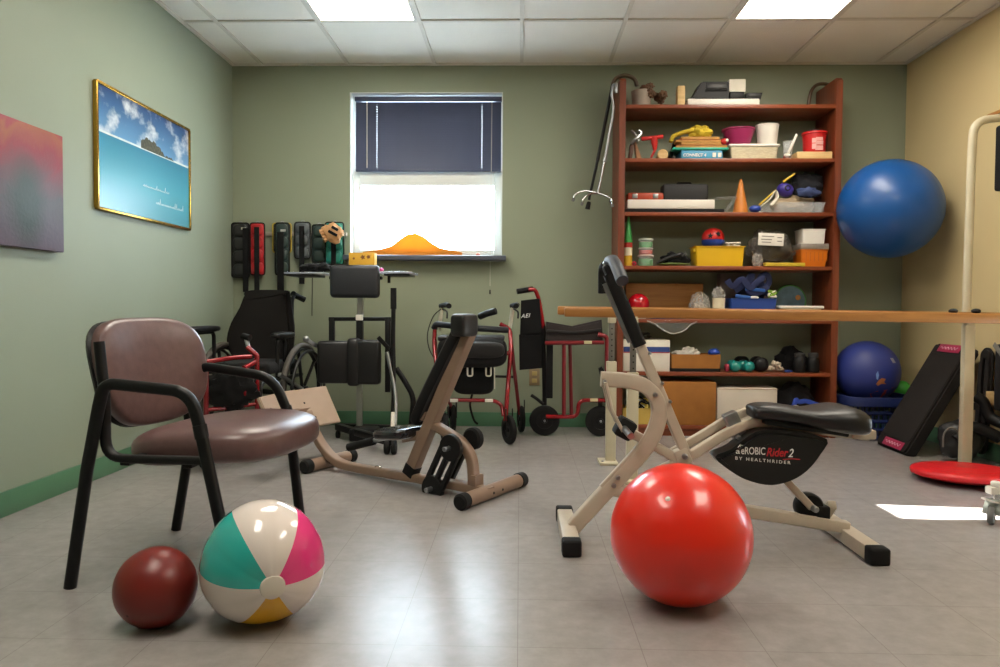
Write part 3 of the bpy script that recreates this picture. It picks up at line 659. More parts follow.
for nm, a, b_ in (('frame_rail', (y0, z1), (y1, z1)), ('frame_rail', (y0, z0), (y1, z0)), ('frame_rail', (y0, z0), (y0, z1)), ('frame_rail', (y1, z0), (y1, z1))):
    m = MB(); m.bar((XL+.012, a[0], a[1]), (XL+.012, b_[0], b_[1]), .024, .015, up=(0, 1, 0) if a[0] == b_[0] else (0, 0, 1)); m.build(nm, gold, t)
m = MB(); m.box((XL+.008, (y0+y1)/2, (z0+z1)/2), (.012, y1-y0, z1-z0), bev=0); pr = m.build('print', tex_poster(), t)
W, Hh = y1-y0, z1-z0; xs = XL+.0148
def pp(u, v): return V((xs, y0+u*W, z0+v*Hh))
m = MB(); m.bar(pp(.02, .622), pp(.985, .622), .0012, .010, up=(0, 0, 1), bev=0); m.build('printed_shoreline', mat('shore', 'cdd9d9', .3), pr)
random.seed(4); tops = []
n = 40
for i in range(n+1):
    u = .42+.36*i/n; k = i/n; h_ = (.10*math.sin(PI*min(1, k*1.25+.1))**.6+.02)*(1-.55*k)+random.uniform(-.012, .016); tops.append((u*W, max(.006, h_*Hh)))
pl = [(.42*W, 0)]+tops+[(.80*W, 0)]
m = MB(); m.prism(pl[::-1], V((xs+.0004, y0, z0+.622*Hh)), (0, 1, 0), (0, 0, 1), .0006, 0); m.build('printed_island', mat('island_print', '2c3326', .4, 0, .5, 60, col2='5a5744'), pr)
wh = mat('white_script', 'd9e6ea', .4)
def script(u, v, wdt, s, k):                  # handwriting: looped strokes of uneven height
    random.seed(k); q = []; n = int(wdt*52)
    for i in range(n):
        tall = random.choice((.5, .6, .8, .7, 1.6, .6, 2.0, .5)); x = u+wdt*i/n; dx = wdt/n
        q += [pp(x, v+s*.05), pp(x+dx*.6, v+s*tall), pp(x+dx*.5, v+s*tall*1.05), pp(x+dx*.75, v)]
    m = MB(); m.tube(curve(q, 3), .0011, 5); m.build('script_line', wh, pr)
script(.44, .29, .30, .020, 3); script(.58, .165, .34, .022, 7)
# unframed abstract canvas
def tex_canvas():
    m = bpy.data.materials.new('abstract_paint'); m.use_nodes = True; nt = m.node_tree; N = nt.nodes; L = nt.links; p = N['Principled BSDF']
    tc = N.new('ShaderNodeTexCoord'); mp = N.new('ShaderNodeMapping'); mp.inputs['Scale'].default_value = (1, 1, 1); L.new(tc.outputs['Generated'], mp.inputs[0])
    no = N.new('ShaderNodeTexNoise'); no.inputs['Scale'].default_value = 2.6; no.inputs['Detail'].default_value = 5; no.inputs['Distortion'].default_value = .8; L.new(mp.outputs[0], no.inputs['Vector'])
    sp = N.new('ShaderNodeSeparateXYZ'); L.new(tc.outputs['Generated'], sp.inputs[0])
    m1 = N.new('ShaderNodeMath'); m1.operation = 'MULTIPLY_ADD'; m1.inputs[1].default_value = .55; L.new(no.outputs['Fac'], m1.inputs[0]); L.new(sp.outputs['Z'], m1.inputs[2])
    r = N.new('ShaderNodeValToRGB'); e = r.color_ramp.elements; e[0].position = .25; e[0].color = lin('5f5463'); e[1].position = 1.0; e[1].color = lin('8e3341')
    for ps, cc in ((.5, '504f56'), (.66, '68464f'), (.82, '86313f'), (.95, '93503a')): x = e.new(ps); x.color = lin(cc)
    m2 = N.new('ShaderNodeMath'); m2.operation = 'MULTIPLY'; m2.inputs[1].default_value = .78; L.new(m1.outputs[0], m2.inputs[0]); L.new(m2.outputs[0], r.inputs[0])
    # dark teal standing shape
    vs = N.new('ShaderNodeVectorMath'); vs.operation = 'SUBTRACT'; vs.inputs[1].default_value = (.5, .66, .45); L.new(tc.outputs['Generated'], vs.inputs[0])
    vm = N.new('ShaderNodeVectorMath'); vm.operation = 'MULTIPLY'; vm.inputs[1].default_value = (0, 5, 2.6); L.new(vs.outputs[0], vm.inputs[0]); va = N.new('ShaderNodeVectorMath'); va.operation = 'ADD'; L.new(vm.outputs[0], va.inputs[0])
    nv = N.new('ShaderNodeVectorMath'); nv.operation = 'SCALE'; nv.inputs['Scale'].default_value = .5; L.new(no.outputs['Color'], nv.inputs[0]); L.new(nv.outputs[0], va.inputs[1])
    vl = N.new('ShaderNodeVectorMath'); vl.operation = 'LENGTH'; L.new(va.outputs[0], vl.inputs[0])
    mr = N.new('ShaderNodeMapRange'); mr.inputs['From Min'].default_value = .5; mr.inputs['From Max'].default_value = 1.15; mr.inputs['To Min'].default_value = .92; mr.inputs['To Max'].default_value = 0; L.new(vl.outputs['Value'], mr.inputs['Value'])
    mx = N.new('ShaderNodeMix'); mx.data_type = 'RGBA'; L.new(mr.outputs[0], mx.inputs['Factor']); L.new(r.outputs[0], mx.inputs['A']); mx.inputs['B'].default_value = lin('35433f'); L.new(mx.outputs['Result'], p.inputs['Base Color'])
    p.inputs['Roughness'].default_value = .55; bp_ = N.new('ShaderNodeBump'); bp_.inputs['Strength'].default_value = .4; n9 = N.new('ShaderNodeTexNoise'); n9.inputs['Scale'].default_value = 60; L.new(tc.outputs['Object'], n9.inputs['Vector']); L.new(n9.outputs['Fac'], bp_.inputs['Height']); bp_.inputs['Distance'].default_value = .003; L.new(bp_.outputs['Normal'], p.inputs['Normal'])
    return m
a, b_ = wl(66.5, 138, .035), wl(60.5, 252, .035); y1 = (a.y+b_.y)/2; z1, z0 = a.z, b_.z; y0 = y1-.62
t = thing('canvas_painting', 'unframed red, pink and grey abstract canvas at the left edge', 'picture', (XL, (y0+y1)/2, z0))
m = MB(); m.box((XL+.02, (y0+y1)/2, (z0+z1)/2), (.03, y1-y0, z1-z0), bev=.003); m.build('canvas', tex_canvas(), t)
m = MB(); m.box((XL+.004, (y0+y1)/2, (z0+z1)/2), (.006, y1-y0-.03, z1-z0-.03), bev=0); m.build('stretcher', pale_wood, t)

# ================================================================== OUTLET, WALL RAIL AND CUFF WEIGHTS
p = at(534.5, 377, D-.004); t = thing('wall_outlet', 'tan electrical outlet low on the back wall behind the folded chair', 'outlet', (p.x, D, p.z-.06))
m = MB(); m.box(p, (.075, .008, .118), bev=.003); m.build('cover_plate', mat('outlet_tan', '8d7a5d', .5), t)
for s in (-1, 1):
    m = MB(); m.box(p+V((0, -.005, s*.026)), (.036, .006, .03), bev=.003); m.build('socket', mat('socket_ivory', 'b59e62', .5), t)
r0, r1 = at(237, 234, D-.012), at(347, 234, D-.012)
m = MB(); m.box((r0+r1)/2, (r1.x-r0.x, .022, .028), bev=.003); rail = m.build('wall_rail', mat('rail_grey', '9a9386', .5, 0, .05, 10), None, ((r0+r1)/2)); tag(rail, 'narrow pale hanging rail on the back wall left of the window', 'rail')
def weight(x0, x1, y0, y1, body, label, cells=4, strap=None, dy=.03, trim=None, logo=None, grp='cuff weights hanging on the wall rail', th=.035):
    Y = D-dy; a, b_ = at(x0, y0, Y), at(x1, y1, Y); w_, h_ = b_.x-a.x, a.z-b_.z; c = V(((a.x+b_.x)/2, Y, (a.z+b_.z)/2))
    t = thing('cuff_weight', label, 'cuff weight', (c.x, Y, c.z-h_/2), grp)
    m = MB(); m.box(c, (w_*.94, th*.5, h_*.98), bev=.008); m.build('cuff', body, t)
    for k in range(cells):
        m = MB(); m.ell((c.x, Y-.006, c.z+h_*(.5-(k+.5)/cells)*.96), (w_*.40, th*.62, h_*.47/cells), nu=22, nv=10, e1=.7, e2=.55); m.build('weight_cell', body, t)
    tm_ = trim or black_rubber; q = [c+V((sx*w_*.47, -.006, sz*h_*.49)) for sx, sz in ((-1, -1), (1, -1), (1, 1), (-1, 1))]
    m = MB(); m.sweep(fillet([q[0].lerp(q[1], .5)]+[q[1], q[2], q[3], q[0]]+[q[0].lerp(q[1], .49)], .02, 4), circ(.005, 6)); m.build('binding', tm_, t)
    if strap:
        s0, s1, yy0, yy1 = strap; p0, p1 = at(s0, yy0, Y-.03), at(s1, yy1, Y-.03)
        m = MB(); m.box((p0+p1)/2+V((0, 0, 0)), (p1.x-p0.x, .006, p0.z-p1.z), bev=.002); m.build('strap', black_cloth, t)
    if logo:
        lx, ly = logo; p = at(lx, ly, Y-.027); m = MB(); m.box(p, (.036, .003, .016), bev=.001); m.build('tag', mat('grey_tag', 'a5a39c', .5), t)
    m = MB(); p = c+V((0, .0, h_*.47)); m.tube(fillet([p+V((-.012, 0, -.01)), p+V((-.012, .0, .018)), p+V((.012, 0, .018)), p+V((.012, 0, -.01))], .01, 4), .003, 6); m.build('loop', steel, t)
bk = mat('cuff_black', '1d1e1f', .45, 0, .2, 12, .1, 200); rd = mat('cuff_red', 'b01e25', .45, 0, .12, 12, .1, 200); dg = mat('cuff_dark_green', '22332f', .5, 0, .15, 12, .1, 200); gy = mat('cuff_grey', '50565a', .5, 0, .12, 12, .1, 200); tl = mat('cuff_teal', '1e7a6c', .5, 0, .12, 12, .1, 200); yl = mat('cuff_yellow_trim', 'b29a2e', .5)
weight(231.5, 250, 222.5, 278, bk, 'black cuff weight, leftmost on the wall rail', strap=(242.5, 248.5, 228, 292), logo=(243.5, 228.5))
weight(250, 265.5, 222.5, 275.5, rd, 'red cuff weight with black strap on the wall rail', strap=(254, 259.5, 227, 292), dy=.045)
weight(272.5, 292, 223, 253, bk, 'yellow-trimmed black cuff weight behind the dark green one', cells=2, trim=yl, dy=.026)
weight(275, 290, 222.5, 275.5, dg, 'long dark green cuff weight over the yellow-trimmed one', strap=(277, 284, 232, 292), dy=.085, logo=(283, 230.5))
weight(294.5, 311, 222, 259, gy, 'grey cuff weight with black strap on the wall rail', cells=3, strap=(299, 304.5, 226, 284))
weight(312, 327, 224.5, 263, dg, 'dark green cuff weight at the right, left of the teal one', cells=3)
weight(325, 344.5, 222, 265, tl, 'teal cuff weight under the tan glove on the wall rail', cells=3, strap=(331, 336, 240, 268), dy=.05)
# tan weighted glove hanging over the teal cuff
Y = D-.14; c = at(332.5, 233, Y); t = thing('weighted_glove', 'tan fingerless glove hanging over the teal cuff weight', 'glove', (c.x, Y, c.z-.07))
tanl = mat('tan_leather', 'b98a5c', .6, 0, .15, 14, .2, 120)
m = MB(); m.heap(c, (.075, .035, .062), 3, .25, 2, floor=False, rot=Matrix.Rotation(.35, 3, 'Y')); m.build('palm', tanl, t)
for k in range(4):
    p = c+V((-.075+.012*k, -.005*k, .02-.022*k)); m = MB(); m.tube([c+V((-.02, 0, .02-.015*k)), p+V((-.012, -.01, -.012))], .0135, 10); m.build('finger_stall', tanl, t)
m = MB(); m.box(c+V((.01, -.034, -.005)), (.07, .01, .02), Matrix.Rotation(.5, 3, 'Y'), .004); m.build('strap', black_cloth, t)
m = MB(); m.box(c+V((.025, -.034, .028)), (.05, .01, .02), Matrix.Rotation(.5, 3, 'Y'), .004); m.build('strap', black_cloth, t)
# dangling black strap from the rail
m = MB(); m.sweep([at(313, 236, D-.03), at(312.5, 265, D-.03), at(312, 316, D-.028)], rrect(.010, .004, .001)); p = at(312, 316, D-.03); tag(m.build('hanging_strap', black_cloth, None, p), 'thin black strap dangling from the wall rail below the cuff weights', 'strap')

# ================================================================== STANDING FRAME WITH PADS
t = thing('standing_frame', 'black standing frame with chest pad, knee pads and clear tray, below the window', 'standing frame', at(360, 430, 4.75)*1)
Ys = 4.72
m = MB(); c = at(355, 281.5, Ys-.06); m.box(c, (.31, .07, .205), bev=.028, seg=4); m.build('chest_pad', mat('charcoal_pad', '1e2026', .5, 0, .1, 8, .1, 250), t)
m = MB(); m.box(at(360, 339, Ys), (.042, .042, .28), bev=.004); m.build('mast_sleeve', black_metal, t)
m = MB(); a, b_ = at(360.5, 318, Ys), at(360.5, 272, Ys); m.bar(a, b_, .034, .034, up=(0, 1, 0)); m.build('mast', mat('silver_post', '9fa09c', .35, .6, .05, 20), t)
m = MB(); m.box(at(359.5, 317.5, Ys-.025), (.042, .03, .035), bev=.003); m.build('clamp', white_plastic, t)
m = MB(); m.bar(at(329, 319, Ys), at(391, 319, Ys), .03, .024); m.build('cross_bar', black_metal, t)
m = MB(); m.bar(at(332, 317, Ys), at(332, 350, Ys), .034, .034, up=(0, 1, 0)); m.build('side_post', black_metal, t)
m = MB(); m.bar(at(388, 317, Ys), at(388, 392, Ys), .034, .034, up=(0, 1, 0)); m.build('side_post', black_metal, t)
for x0, x1, y0, y1, a in ((319, 352, 341, 383, .1), (356, 380, 340, 384, -.08)):
    c = at((x0+x1)/2, (y0+y1)/2, Ys-.08); m = MB(); m.box(c, ((x1-x0)*.0063+.01, .07, (y1-y0)*.0063), rz(a), .02, 3); m.build('knee_pad', black_vinyl, t)
m = MB(); m.ell(at(354, 362, Ys-.07), (.045, .05, .15), e1=.4, e2=.6); m.build('knee_divider', black_vinyl, t)
m = MB(); m.bar(at(359.5, 384, Ys), at(359.5, 426, Ys), .034, .034, up=(0, 1, 0)); m.build('lower_post', mat('grey_post', '8b8d85', .4, .4, .05, 20), t)
for p in ([(305, 338, 4.6), (311, 343, 4.62), (325, 350, 4.7)], [(378, 337, 4.5), (392, 352, 4.52), (392, 366, 4.55)]):
    m = MB(); m.sweep(fillet(tp(p), .04), rrect(.03, .026, .004)); m.build('pad_arm', steel if p[0][0] < 310 else black_metal, t)
m = MB(); m.ell(at(306, 339, 4.6), (.02, .02, .02)); m.build('knob', steel, t)
m = MB(); gp = fillet(tp([(393.5, 306, 4.5), (393, 345, 4.5), (394, 390, 4.48), (392, 430, 4.42)]), .1); m.tube(gp, .014, 12); hd = m.build('lift_lever', black_metal, t)
m = MB(); m.tube(tp([(393.5, 288, 4.5), (393.5, 309, 4.5)]), .018, 14); m.build('grip', black_rubber, hd)
m = MB(); m.tube(fillet(tp([(396, 368, 4.55), (404, 380, 4.55), (414, 397, 4.56), (411, 425, 4.6)]), .08), .017, 12); m.build('curved_leg', black_metal, t)
m = MB(); m.tube(fillet(tp([(387, 352, 4.5), (393, 378, 4.48), (396.5, 402, 4.45), (395, 425, 4.4)]), .08), .012, 12); m.build('actuator_tube', steel, t)
fz = .05
for pa, pb in (((338, 430, 4.78), (392, 438, 4.24)), ((338, 430, 4.78), (415, 425, 4.72))):
    a, b_ = at(*pa), at(*pb); a.z = b_.z = fz+.02; m = MB(); m.bar(a, b_, .045, .04); m.build('base_rail', black_metal, t)
c = at(365, 428, 4.66); c.z = .05; m = MB(); m.box(c, (.16, .2, .075), bev=.012); m.build('foot_tray', black_plastic, t)
m = MB(); a = at(393, 412, 4.3); b_ = at(392, 446, 4.26); m.bar(a, b_, .02, .02, up=(0, 1, 0)); m.build('caster_stem', white_plastic, t)
c = at(390.5, 453, 4.24); c.z = .042
for s in (-1, 1):
    m = MB(); m.cyl(c+V((s*.006, 0, 0)), c+V((s*.034, 0, 0)), .042, 22, .006); m.build('caster', black_rubber, t)
for x in (338, 413):
    c = at(x, 430, 4.75); c.z = .025; m = MB(); m.cyl(c+V((-.012, 0, 0)), c+V((.012, 0, 0)), .025, 18, .004); m.build('caster', black_rubber, t)
# clear tray: two wings with rims
ct = clear('clear_tray', 'c9d0e0', .45, .1)
for x0, x1, y in ((291, 331, 274), (379, 415, 273.5)):
    a, b_ = at(x0, y, 4.80), at(x1, y, 4.80); c = (a+b_)/2; m = MB(); m.box((c.x, 4.80, c.z), (b_.x-a.x, .30, .012), bev=.004); tr = m.build('tray_wing', ct, t)
    m = MB(); m.box((c.x+(-.03 if x0 < 300 else .02), 4.80, c.z-.012), ((b_.x-a.x)*.7, .26, .014), bev=.003); m.build('tray_bracket', black_plastic, tr)
m = MB(); m.bar(at(330, 278, 4.8), at(382, 278, 4.8), .05, .02); m.build('tray_bar', black_metal, t)
m = MB(); m.cyl(at(389, 275, 4.74), at(389, 283, 4.74), .01, 10); m.build('tray_knob', black_plastic, t)
# things on the tray
c = at(381.5, 270, 4.72); m = MB(); m.ell(c, (.014, .014, .014), nu=16, nv=10); tag(m.build('pink_ball', mat('hot_pink', 'd0387e', .4), None, (c.x, c.y, c.z-.014)), 'tiny hot pink ball on the clear tray beside the chest pad', 'ball')
random.seed(8)
c = at(318, 268, 4.78); m = MB(); m.heap(c, (.10, .06, .03), 5, .4, 2.2); tag(m.build('glasses_pouch', black_cloth, None, (c.x, c.y, c.z-.03)), 'crumpled black pouch on the left side of the clear tray', 'pouch')
c = at(363, 262, 4.86); t = thing('puzzle_box', 'small yellow cardboard box standing at the window corner', 'box', (c.x, c.y, c.z-.06)); ybx = mat('yellow_card', 'd2a02c', .6, 0, .06, 10)
m = MB(); m.box(c+V((0, 0, .0)), (.165, .09, .115), bev=.003); m.build('carton', ybx, t)
for x, y, s in ((.008, .028, .018), (.045, .03, .016), (-.05, .02, .01)):
    m = MB(); m.prism([(s*math.cos(a)*(1 if i % 2 else .55), s*math.sin(a)*(1 if i % 2 else .55)) for i, a in enumerate([2*PI*k/10 for k in range(10)])], c+V((x, -.0455, y)), (1, 0, 0), (0, 0, 1), .001, 0); m.build('printed_mark', mat('brown_print', '7b4a1a', .6), t)

# ================================================================== BLACK WHEELCHAIR (left corner)
A0 = V((at(262, 400, 4.72).x, 4.72, 0)); ra = .13; f = V((-math.sin(ra), -math.cos(ra), 0)); rt_ = V((math.cos(ra), -math.sin(ra), 0))  # f = faces, rt_ = its side nearest the room
def W(r_, f_, z): return A0+rt_*r_+f*f_+V((0, 0, z))
t = thing('wheelchair', 'black wheelchair with contoured back standing in the left corner', 'wheelchair', A0)
bb = Matrix((rt_, V((0, 0, 1)), rt_.cross(V((0, 0, 1))))).transposed()
bo = [(-.21, .47), (-.275, .55), (-.29, .63), (-.26, .73), (-.20, .83), (-.165, .91), (-.12, .945), (.11, .945), (.145, .92), (.165, .80), (.175, .66), (.155, .5), (.10, .455), (-.12, .45)]
cv = curve([V((x, y, 0)) for x, y in bo], 3, True); m = MB(); m.prism([(v.x, v.y-.7) for v in cv], W(0, -.10, .7)+V((0, 0, .0)), rt_, (0, -0.0, 1), .07, .03); m.build('backrest', mat('wheelchair_fabric', '1c1918', .9, 0, .12, 10, .25, 350, spec=.3), t)
for s in (-.19, .135):
    m = MB(); m.tube(fillet([W(s, -.15, .30), W(s, -.15, .88), W(s, -.19, .925)], .03), .013, 10); bc_ = m.build('back_cane', black_metal, t)
    m = MB(); m.tube([W(s, -.17, .925), W(s if s > 0 else s, -.20, .915), W(s+(.05 if s > 0 else -.02), -.24, .885)], .019, 12); m.build('push_handle', black_rubber, bc_)
m = MB(); m.box(W(0, .12, .47), (.42, .44, .07), Matrix((rt_, f, rt_.cross(f))).transposed(), .025, 3); m.build('seat_cushion', black_cloth, t)
for s, z_ in ((-.27, .70), (.20, .665)):
    m = MB(); m.ell(W(s, .22 if s < 0 else .12, z_), (.036, .17 if s < 0 else .13, .02), Matrix((rt_, f, rt_.cross(f))).transposed(), .6, .5); ar = m.build('armrest', black_vinyl, t)
    m = MB(); m.tube(fillet([W(s, .10, .40), W(s, .10, z_-.02), W(s, .34 if s < 0 else .2, z_-.02), W(s, .34 if s < 0 else .2, .40)], .04), .012, 10); m.build('armrest_frame', black_metal, ar)
for s in (-.29, .25):
    tk = .03; R_ = .305; c = W(s, -.05, R_)
    ringv = lambda rr, k=0: [c+(f*math.cos(2*PI*i/40)+V((0, 0, math.sin(2*PI*i/40))))*rr+rt_*k for i in range(40)]
    m = MB(); m.sweep(ringv(R_-.015), circ(.017, 10), closed=True, up=rt_); wo = m.build('wheel', mat('grey_tyre', '4d4944', .8, 0, .1, 20), t)
    m = MB(); m.sweep(ringv(R_-.04), rrect(.014, .024), closed=True, up=rt_); m.build('rim', black_metal, wo)
    m = MB(); m.sweep(ringv(R_-.05, .045 if s > 0 else -.045), circ(.009, 8), closed=True, up=rt_); m.build('hand_rim', black_metal, wo)
    m = MB(); m.cyl(c-rt_*.04, c+rt_*.04, .03, 16)
    m.build('hub', black_metal, wo)
    for k in range(6):
        a = 2*PI*k/6+.3; d_ = f*math.cos(a)+V((0, 0, math.sin(a))); m = MB(); m.bar(c+d_*.02, c+d_*(R_-.04), .012, .02, up=rt_); m.build('spoke', black_plastic, wo)
    m = MB(); cc_ = W(s*.8, .42, .075); m.cyl(cc_-rt_*.016, cc_+rt_*.016, .075, 22, .008); m.build('caster', black_rubber, t)
    m = MB(); m.tube(fillet([W(s*.8, .42, .16), W(s*.8, .42, .40), W(s*.8, -.15, .40)], .06), .013, 10); m.build('side_frame', black_metal, t)
    m = MB(); m.box(W(s*.8, .42, .13), (.05, .05, .11), Matrix((rt_, f, rt_.cross(f))).transposed(), .006); m.build('caster_fork', black_metal, t)
m = MB(); m.bar(W(-.25, .0, .32), W(.25, .1, .30), .03, .03); m.build('cross_brace', black_metal, t)
m = MB(); m.bar(W(.25, -.3, .22), W(.27, .32, .44), .02, .02); m.build('brake_bar', steel, t)

# ================================================================== RED FOLDED WALKER in front of the wheelchair
c = at(228, 430, 3.93); c.z = 0
t = thing('folded_walker', 'red folded walker standing between the guest chair and the wheelchair', 'walker', c)
def rtube(name, pts, r=.013, m_=red_metal, fil=.05, par=None):
    b_ = MB(); b_.tube(fillet(tp(pts), fil), r, 12); return b_.build(name, m_, par or t)
rtube('top_rail', [(196, 362.5, 3.76), (213, 361, 3.81), (233, 357.5, 3.86), (252, 356.5, 3.91)])
rtube('handle_bend', [(247, 347, 3.91), (258, 356, 3.91), (256, 362, 3.91), (244, 368, 3.83)], .013, fil=.03)
rtube('handle_stem', [(246, 338, 3.93), (249, 349, 3.91)], .011, steel)
b_ = MB(); b_.tube(tp([(243, 336, 3.93), (250, 338, 3.91)]), .017, 12); b_.build('grip', black_rubber, t)
for x, Y in ((206, 3.79), (257, 4.01)):
    p = at(x, 400, Y); m = MB(); m.tube([at(x, 360, Y), V((p.x, Y, .14))], .013, 12); m.build('leg', red_metal if x > 220 else dark_red_metal, t)
    m = MB(); q = V((p.x, Y, .095)); m.cyl(q+V((-.016, 0, 0)), q+V((.016, 0, 0)), .095, 26, .012); wo = m.build('wheel', black_rubber, t)
    m = MB(); m.cyl(q+V((-.02, 0, 0)), q+V((.02, 0, 0)), .03, 16, .004); m.build('hub', steel, wo)
m = MB(); a = at(231, 388, 3.88); m.heap(a, (.13, .05, .11), 17, .35, 2.6, 36, 22, floor=False); m.build('storage_bag', black_cloth, t)
rtube('lower_rail', [(208, 410, 3.80), (256, 404, 4.01)], .011)
m = MB(); m.box(at(245, 392, 3.86), (.02, .02, .06), bev=.004); m.build('reflector', red_metal, t)

# ================================================================== RED ROLLATOR
t = thing('rollator', 'red rollator with black seat and basket bag against the back wall', 'rollator', V((at(475, 400, 4.75).x, 4.75, 0)))
for pts, r in (([(439, 330, 4.86), (442, 306, 4.86)], .0125), ([(510, 328, 4.86), (513, 306, 4.86)], .0125)):
    m = MB(); m.tube(tp(pts), r, 12); hs = m.build('handle_post', mat('silver_tube', 'c9c4b5', .3, .4, .05, 20), t)
    x = pts[1][0]; m = MB(); m.tube(tp([(x-1, 306, 4.88), (x+4, 304.8, 4.78), (x+7 if x < 500 else x+3, 306, 4.68)]), .017, 12); g_ = m.build('grip', black_rubber, hs)
    m = MB(); m.tube(curve(tp([(x+1, 309, 4.84), (x+5, 312, 4.76), (x+5, 318, 4.72)]), 4), .006, 8); m.build('brake_lever', black_plastic, hs)
m = MB(); m.tube(fillet(tp([(434, 328, 4.86), (436, 324, 4.84), (470, 328, 4.68), (507, 330, 4.84)]), .1, 8), .02, 14); m.build('backrest_bar', mat('padded_bar', '23262e', .35, 0, .1, 10), t)
rtube('side_frame', [(435, 326, 4.86), (434, 345, 4.84), (437, 372, 4.7), (443, 412, 4.62)], .0135)
rtube('side_frame', [(500, 324, 4.86), (510, 329, 4.85), (511, 345, 4.78), (508, 385, 4.66), (505.5, 421, 4.6)], .0145)
rtube('rear_leg', [(511, 340, 4.82), (514, 368, 4.95), (519.5, 414, 5.05)], .0125, dark_red_metal)
rtube('rear_leg', [(435, 340, 4.84), (438, 375, 4.98), (452, 408, 5.05)], .0125, dark_red_metal)
rtube('lower_rail', [(451, 400, 4.66), (494, 400.5, 4.66), (502, 405, 4.66), (503.5, 416, 4.63)], .0125, fil=.04)
for x in (454, 489):
    m = MB(); m.box(at(x, 400.5, 4.645), (.05, .012, .02), bev=.002); m.build('label_sticker', white_plastic, t)
rtube('cross_rail', [(448, 375, 4.98), (517, 377, 4.98)], .009, black_metal)
m = MB(); m.box(at(472, 338, 4.72), (.41, .26, .035), bev=.014, seg=3); m.build('seat', black_vinyl, t)
m = MB(); c = at(472.5, 352, 4.66); m.ell(c, (.215, .11, .095), e1=.5, e2=.45); bg_ = m.build('basket_bag', mat('bag_fabric', '111113', .75, 0, .25, 9, .4, 60, spec=.3), t)
m = MB(); c = at(480, 350, 4.55); m.ell(c, (.15, .02, .05), e1=.6, e2=.5); m.build('bag_flap', black_vinyl, bg_)
m = MB(); c = at(474, 379, 4.7); m.ell(c, (.13, .07, .095), e1=.5, e2=.4); m.build('lower_pouch', black_cloth, t)
for x in (470, 488.5):
    m = MB(); m.tube(fillet(tp([(x-2.5, 364, 4.60), (x-2.5, 376, 4.60), (x+2.5, 376, 4.60), (x+2.5, 364, 4.60)]), .012), .005, 8); m.build('strap_loop', paper, t)
m = MB(); m.tube(tp([(494.5, 366, 4.62), (494.5, 389, 4.62)]), .004, 8); m.build('zip_pull', paper, t)
rtube('seat_rail', [(440, 362, 4.7), (500, 359, 4.7), (509, 352, 4.74)], .012)
grey_rubber = mat('grey_rubber', '6f7070', .6, 0, .08, 20)
def wheel(p, r, wd, par, axis=(1, 0, 0), hubm=black_plastic, tyre=black_rubber):
    ax = V(axis).normalized(); m = MB(); m.lathe([(r*.55, -wd*.5), (r*.8, -wd*.5), (r*.95, -wd*.42), (r, -wd*.2), (r, wd*.2), (r*.95, wd*.42), (r*.8, wd*.5), (r*.55, wd*.5), (r*.55, -wd*.5)], p, ax, 32); w_ = m.build('wheel', tyre, par)
    m = MB(); m.lathe([(0, -wd*.5), (r*.16, -wd*.5), (r*.2, -wd*.25), (r*.58, -wd*.2), (r*.58, wd*.2), (r*.2, wd*.25), (r*.16, wd*.5), (0, wd*.5)], p, ax, 28); m.build('hub', hubm, w_); return w_
for x, y, Y, a in ((509, 432, 4.6, .45), (444.5, 419, 4.66, .3), (521, 420, 5.05, .2), (453, 420, 5.06, .2)):
    p = at(x, y, Y); p.z = .092; ax = V((math.cos(a), math.sin(a), 0)); wheel(p, .09, .032, t, ax)
    for s in (-1, 1):
        m = MB(); m.bar(p+ax*(s*.024), p+ax*(s*.022)+V((0, 0, .13)), .008, .028, up=(0, 1, 0)); m.build('fork', black_plastic, t)
m = MB(); m.tube(curve(tp([(441, 309, 4.85), (433, 317, 4.86), (427.5, 334, 4.88), (429, 348, 4.88), (434, 358, 4.86)]), 6), .0035, 6); m.build('brake_cable', black_rubber, t)
m = MB(); a = at(462, 405, 4.9); m.tube(curve(tp([(473, 392, 4.7), (470, 405, 4.7), (474, 420, 4.72), (478, 424, 4.72)]), 4), .007, 8); m.build('loose_strap', black_cloth, t)
c = at(488, 315, 4.66); m = MB(); m.tube(tp([(480, 316.5, 4.70), (487, 313.5, 4.66), (496, 311, 4.64)]), .021, 14); m.mi = 0; tag(m.build('black_roll', black_plastic, None, c), 'short black roll lying across the top of the red rollator', 'roll')

# ================================================================== FOLDED TRANSPORT CHAIR
t = thing('transport_chair', 'folded dark red transport chair seen side-on along the back wall', 'transport chair', V((at(570, 400, 5.0).x, 5.0, 0)))
Yc = 4.95
rtube('back_cane', [(528, 289.5, Yc-.02), (535, 289, Yc), (539, 299, Yc), (543.5, 328, Yc)], .014, fil=.06)
m = MB(); m.tube(tp([(543.5, 326, Yc), (544.5, 400, Yc)]), .014, 12); m.build('back_post', black_metal, t)
m = MB(); m.tube(tp([(517, 291.5, Yc-.02), (533, 289, Yc)]), .018, 12); m.build('push_handle', black_rubber, t)
for px in ([(521, 300.5), (539.5, 298.5), (542, 334), (520, 334.5)], [(519, 334.5), (542, 334), (542.5, 368), (519.5, 370)]):
    q = [at(x, y, Yc-.01) for x, y in px]; o = sum(q, V())/4; m = MB(); m.prism([(v.x-o.x, v.z-o.z) for v in q], o, (1, 0, 0), (0, 0, 1), .022, .006); bkp = m.build('back_panel', black_cloth, t)
    if px[0][1] < 310:
        tm = text_mb('AEI', .036, at(521, 318, Yc-.0225), (1, 0, .10), (0, 0, 1), .3, .0008, .0004, space=1.15); tm.build('lettering', mat('white_print', 'dcdcdc', .5), bkp)
m = MB(); m.box(at(549.5, 371, Yc-.03), (.045, .012, .36), bev=.004); m.build('hanging_strap', black_cloth, t)
q = [at(x, y, Yc) for x, y in ((546, 321.5), (572, 326), (601, 319.5), (602, 334), (602, 343), (574, 345), (546, 344))]; o = sum(q, V())/7
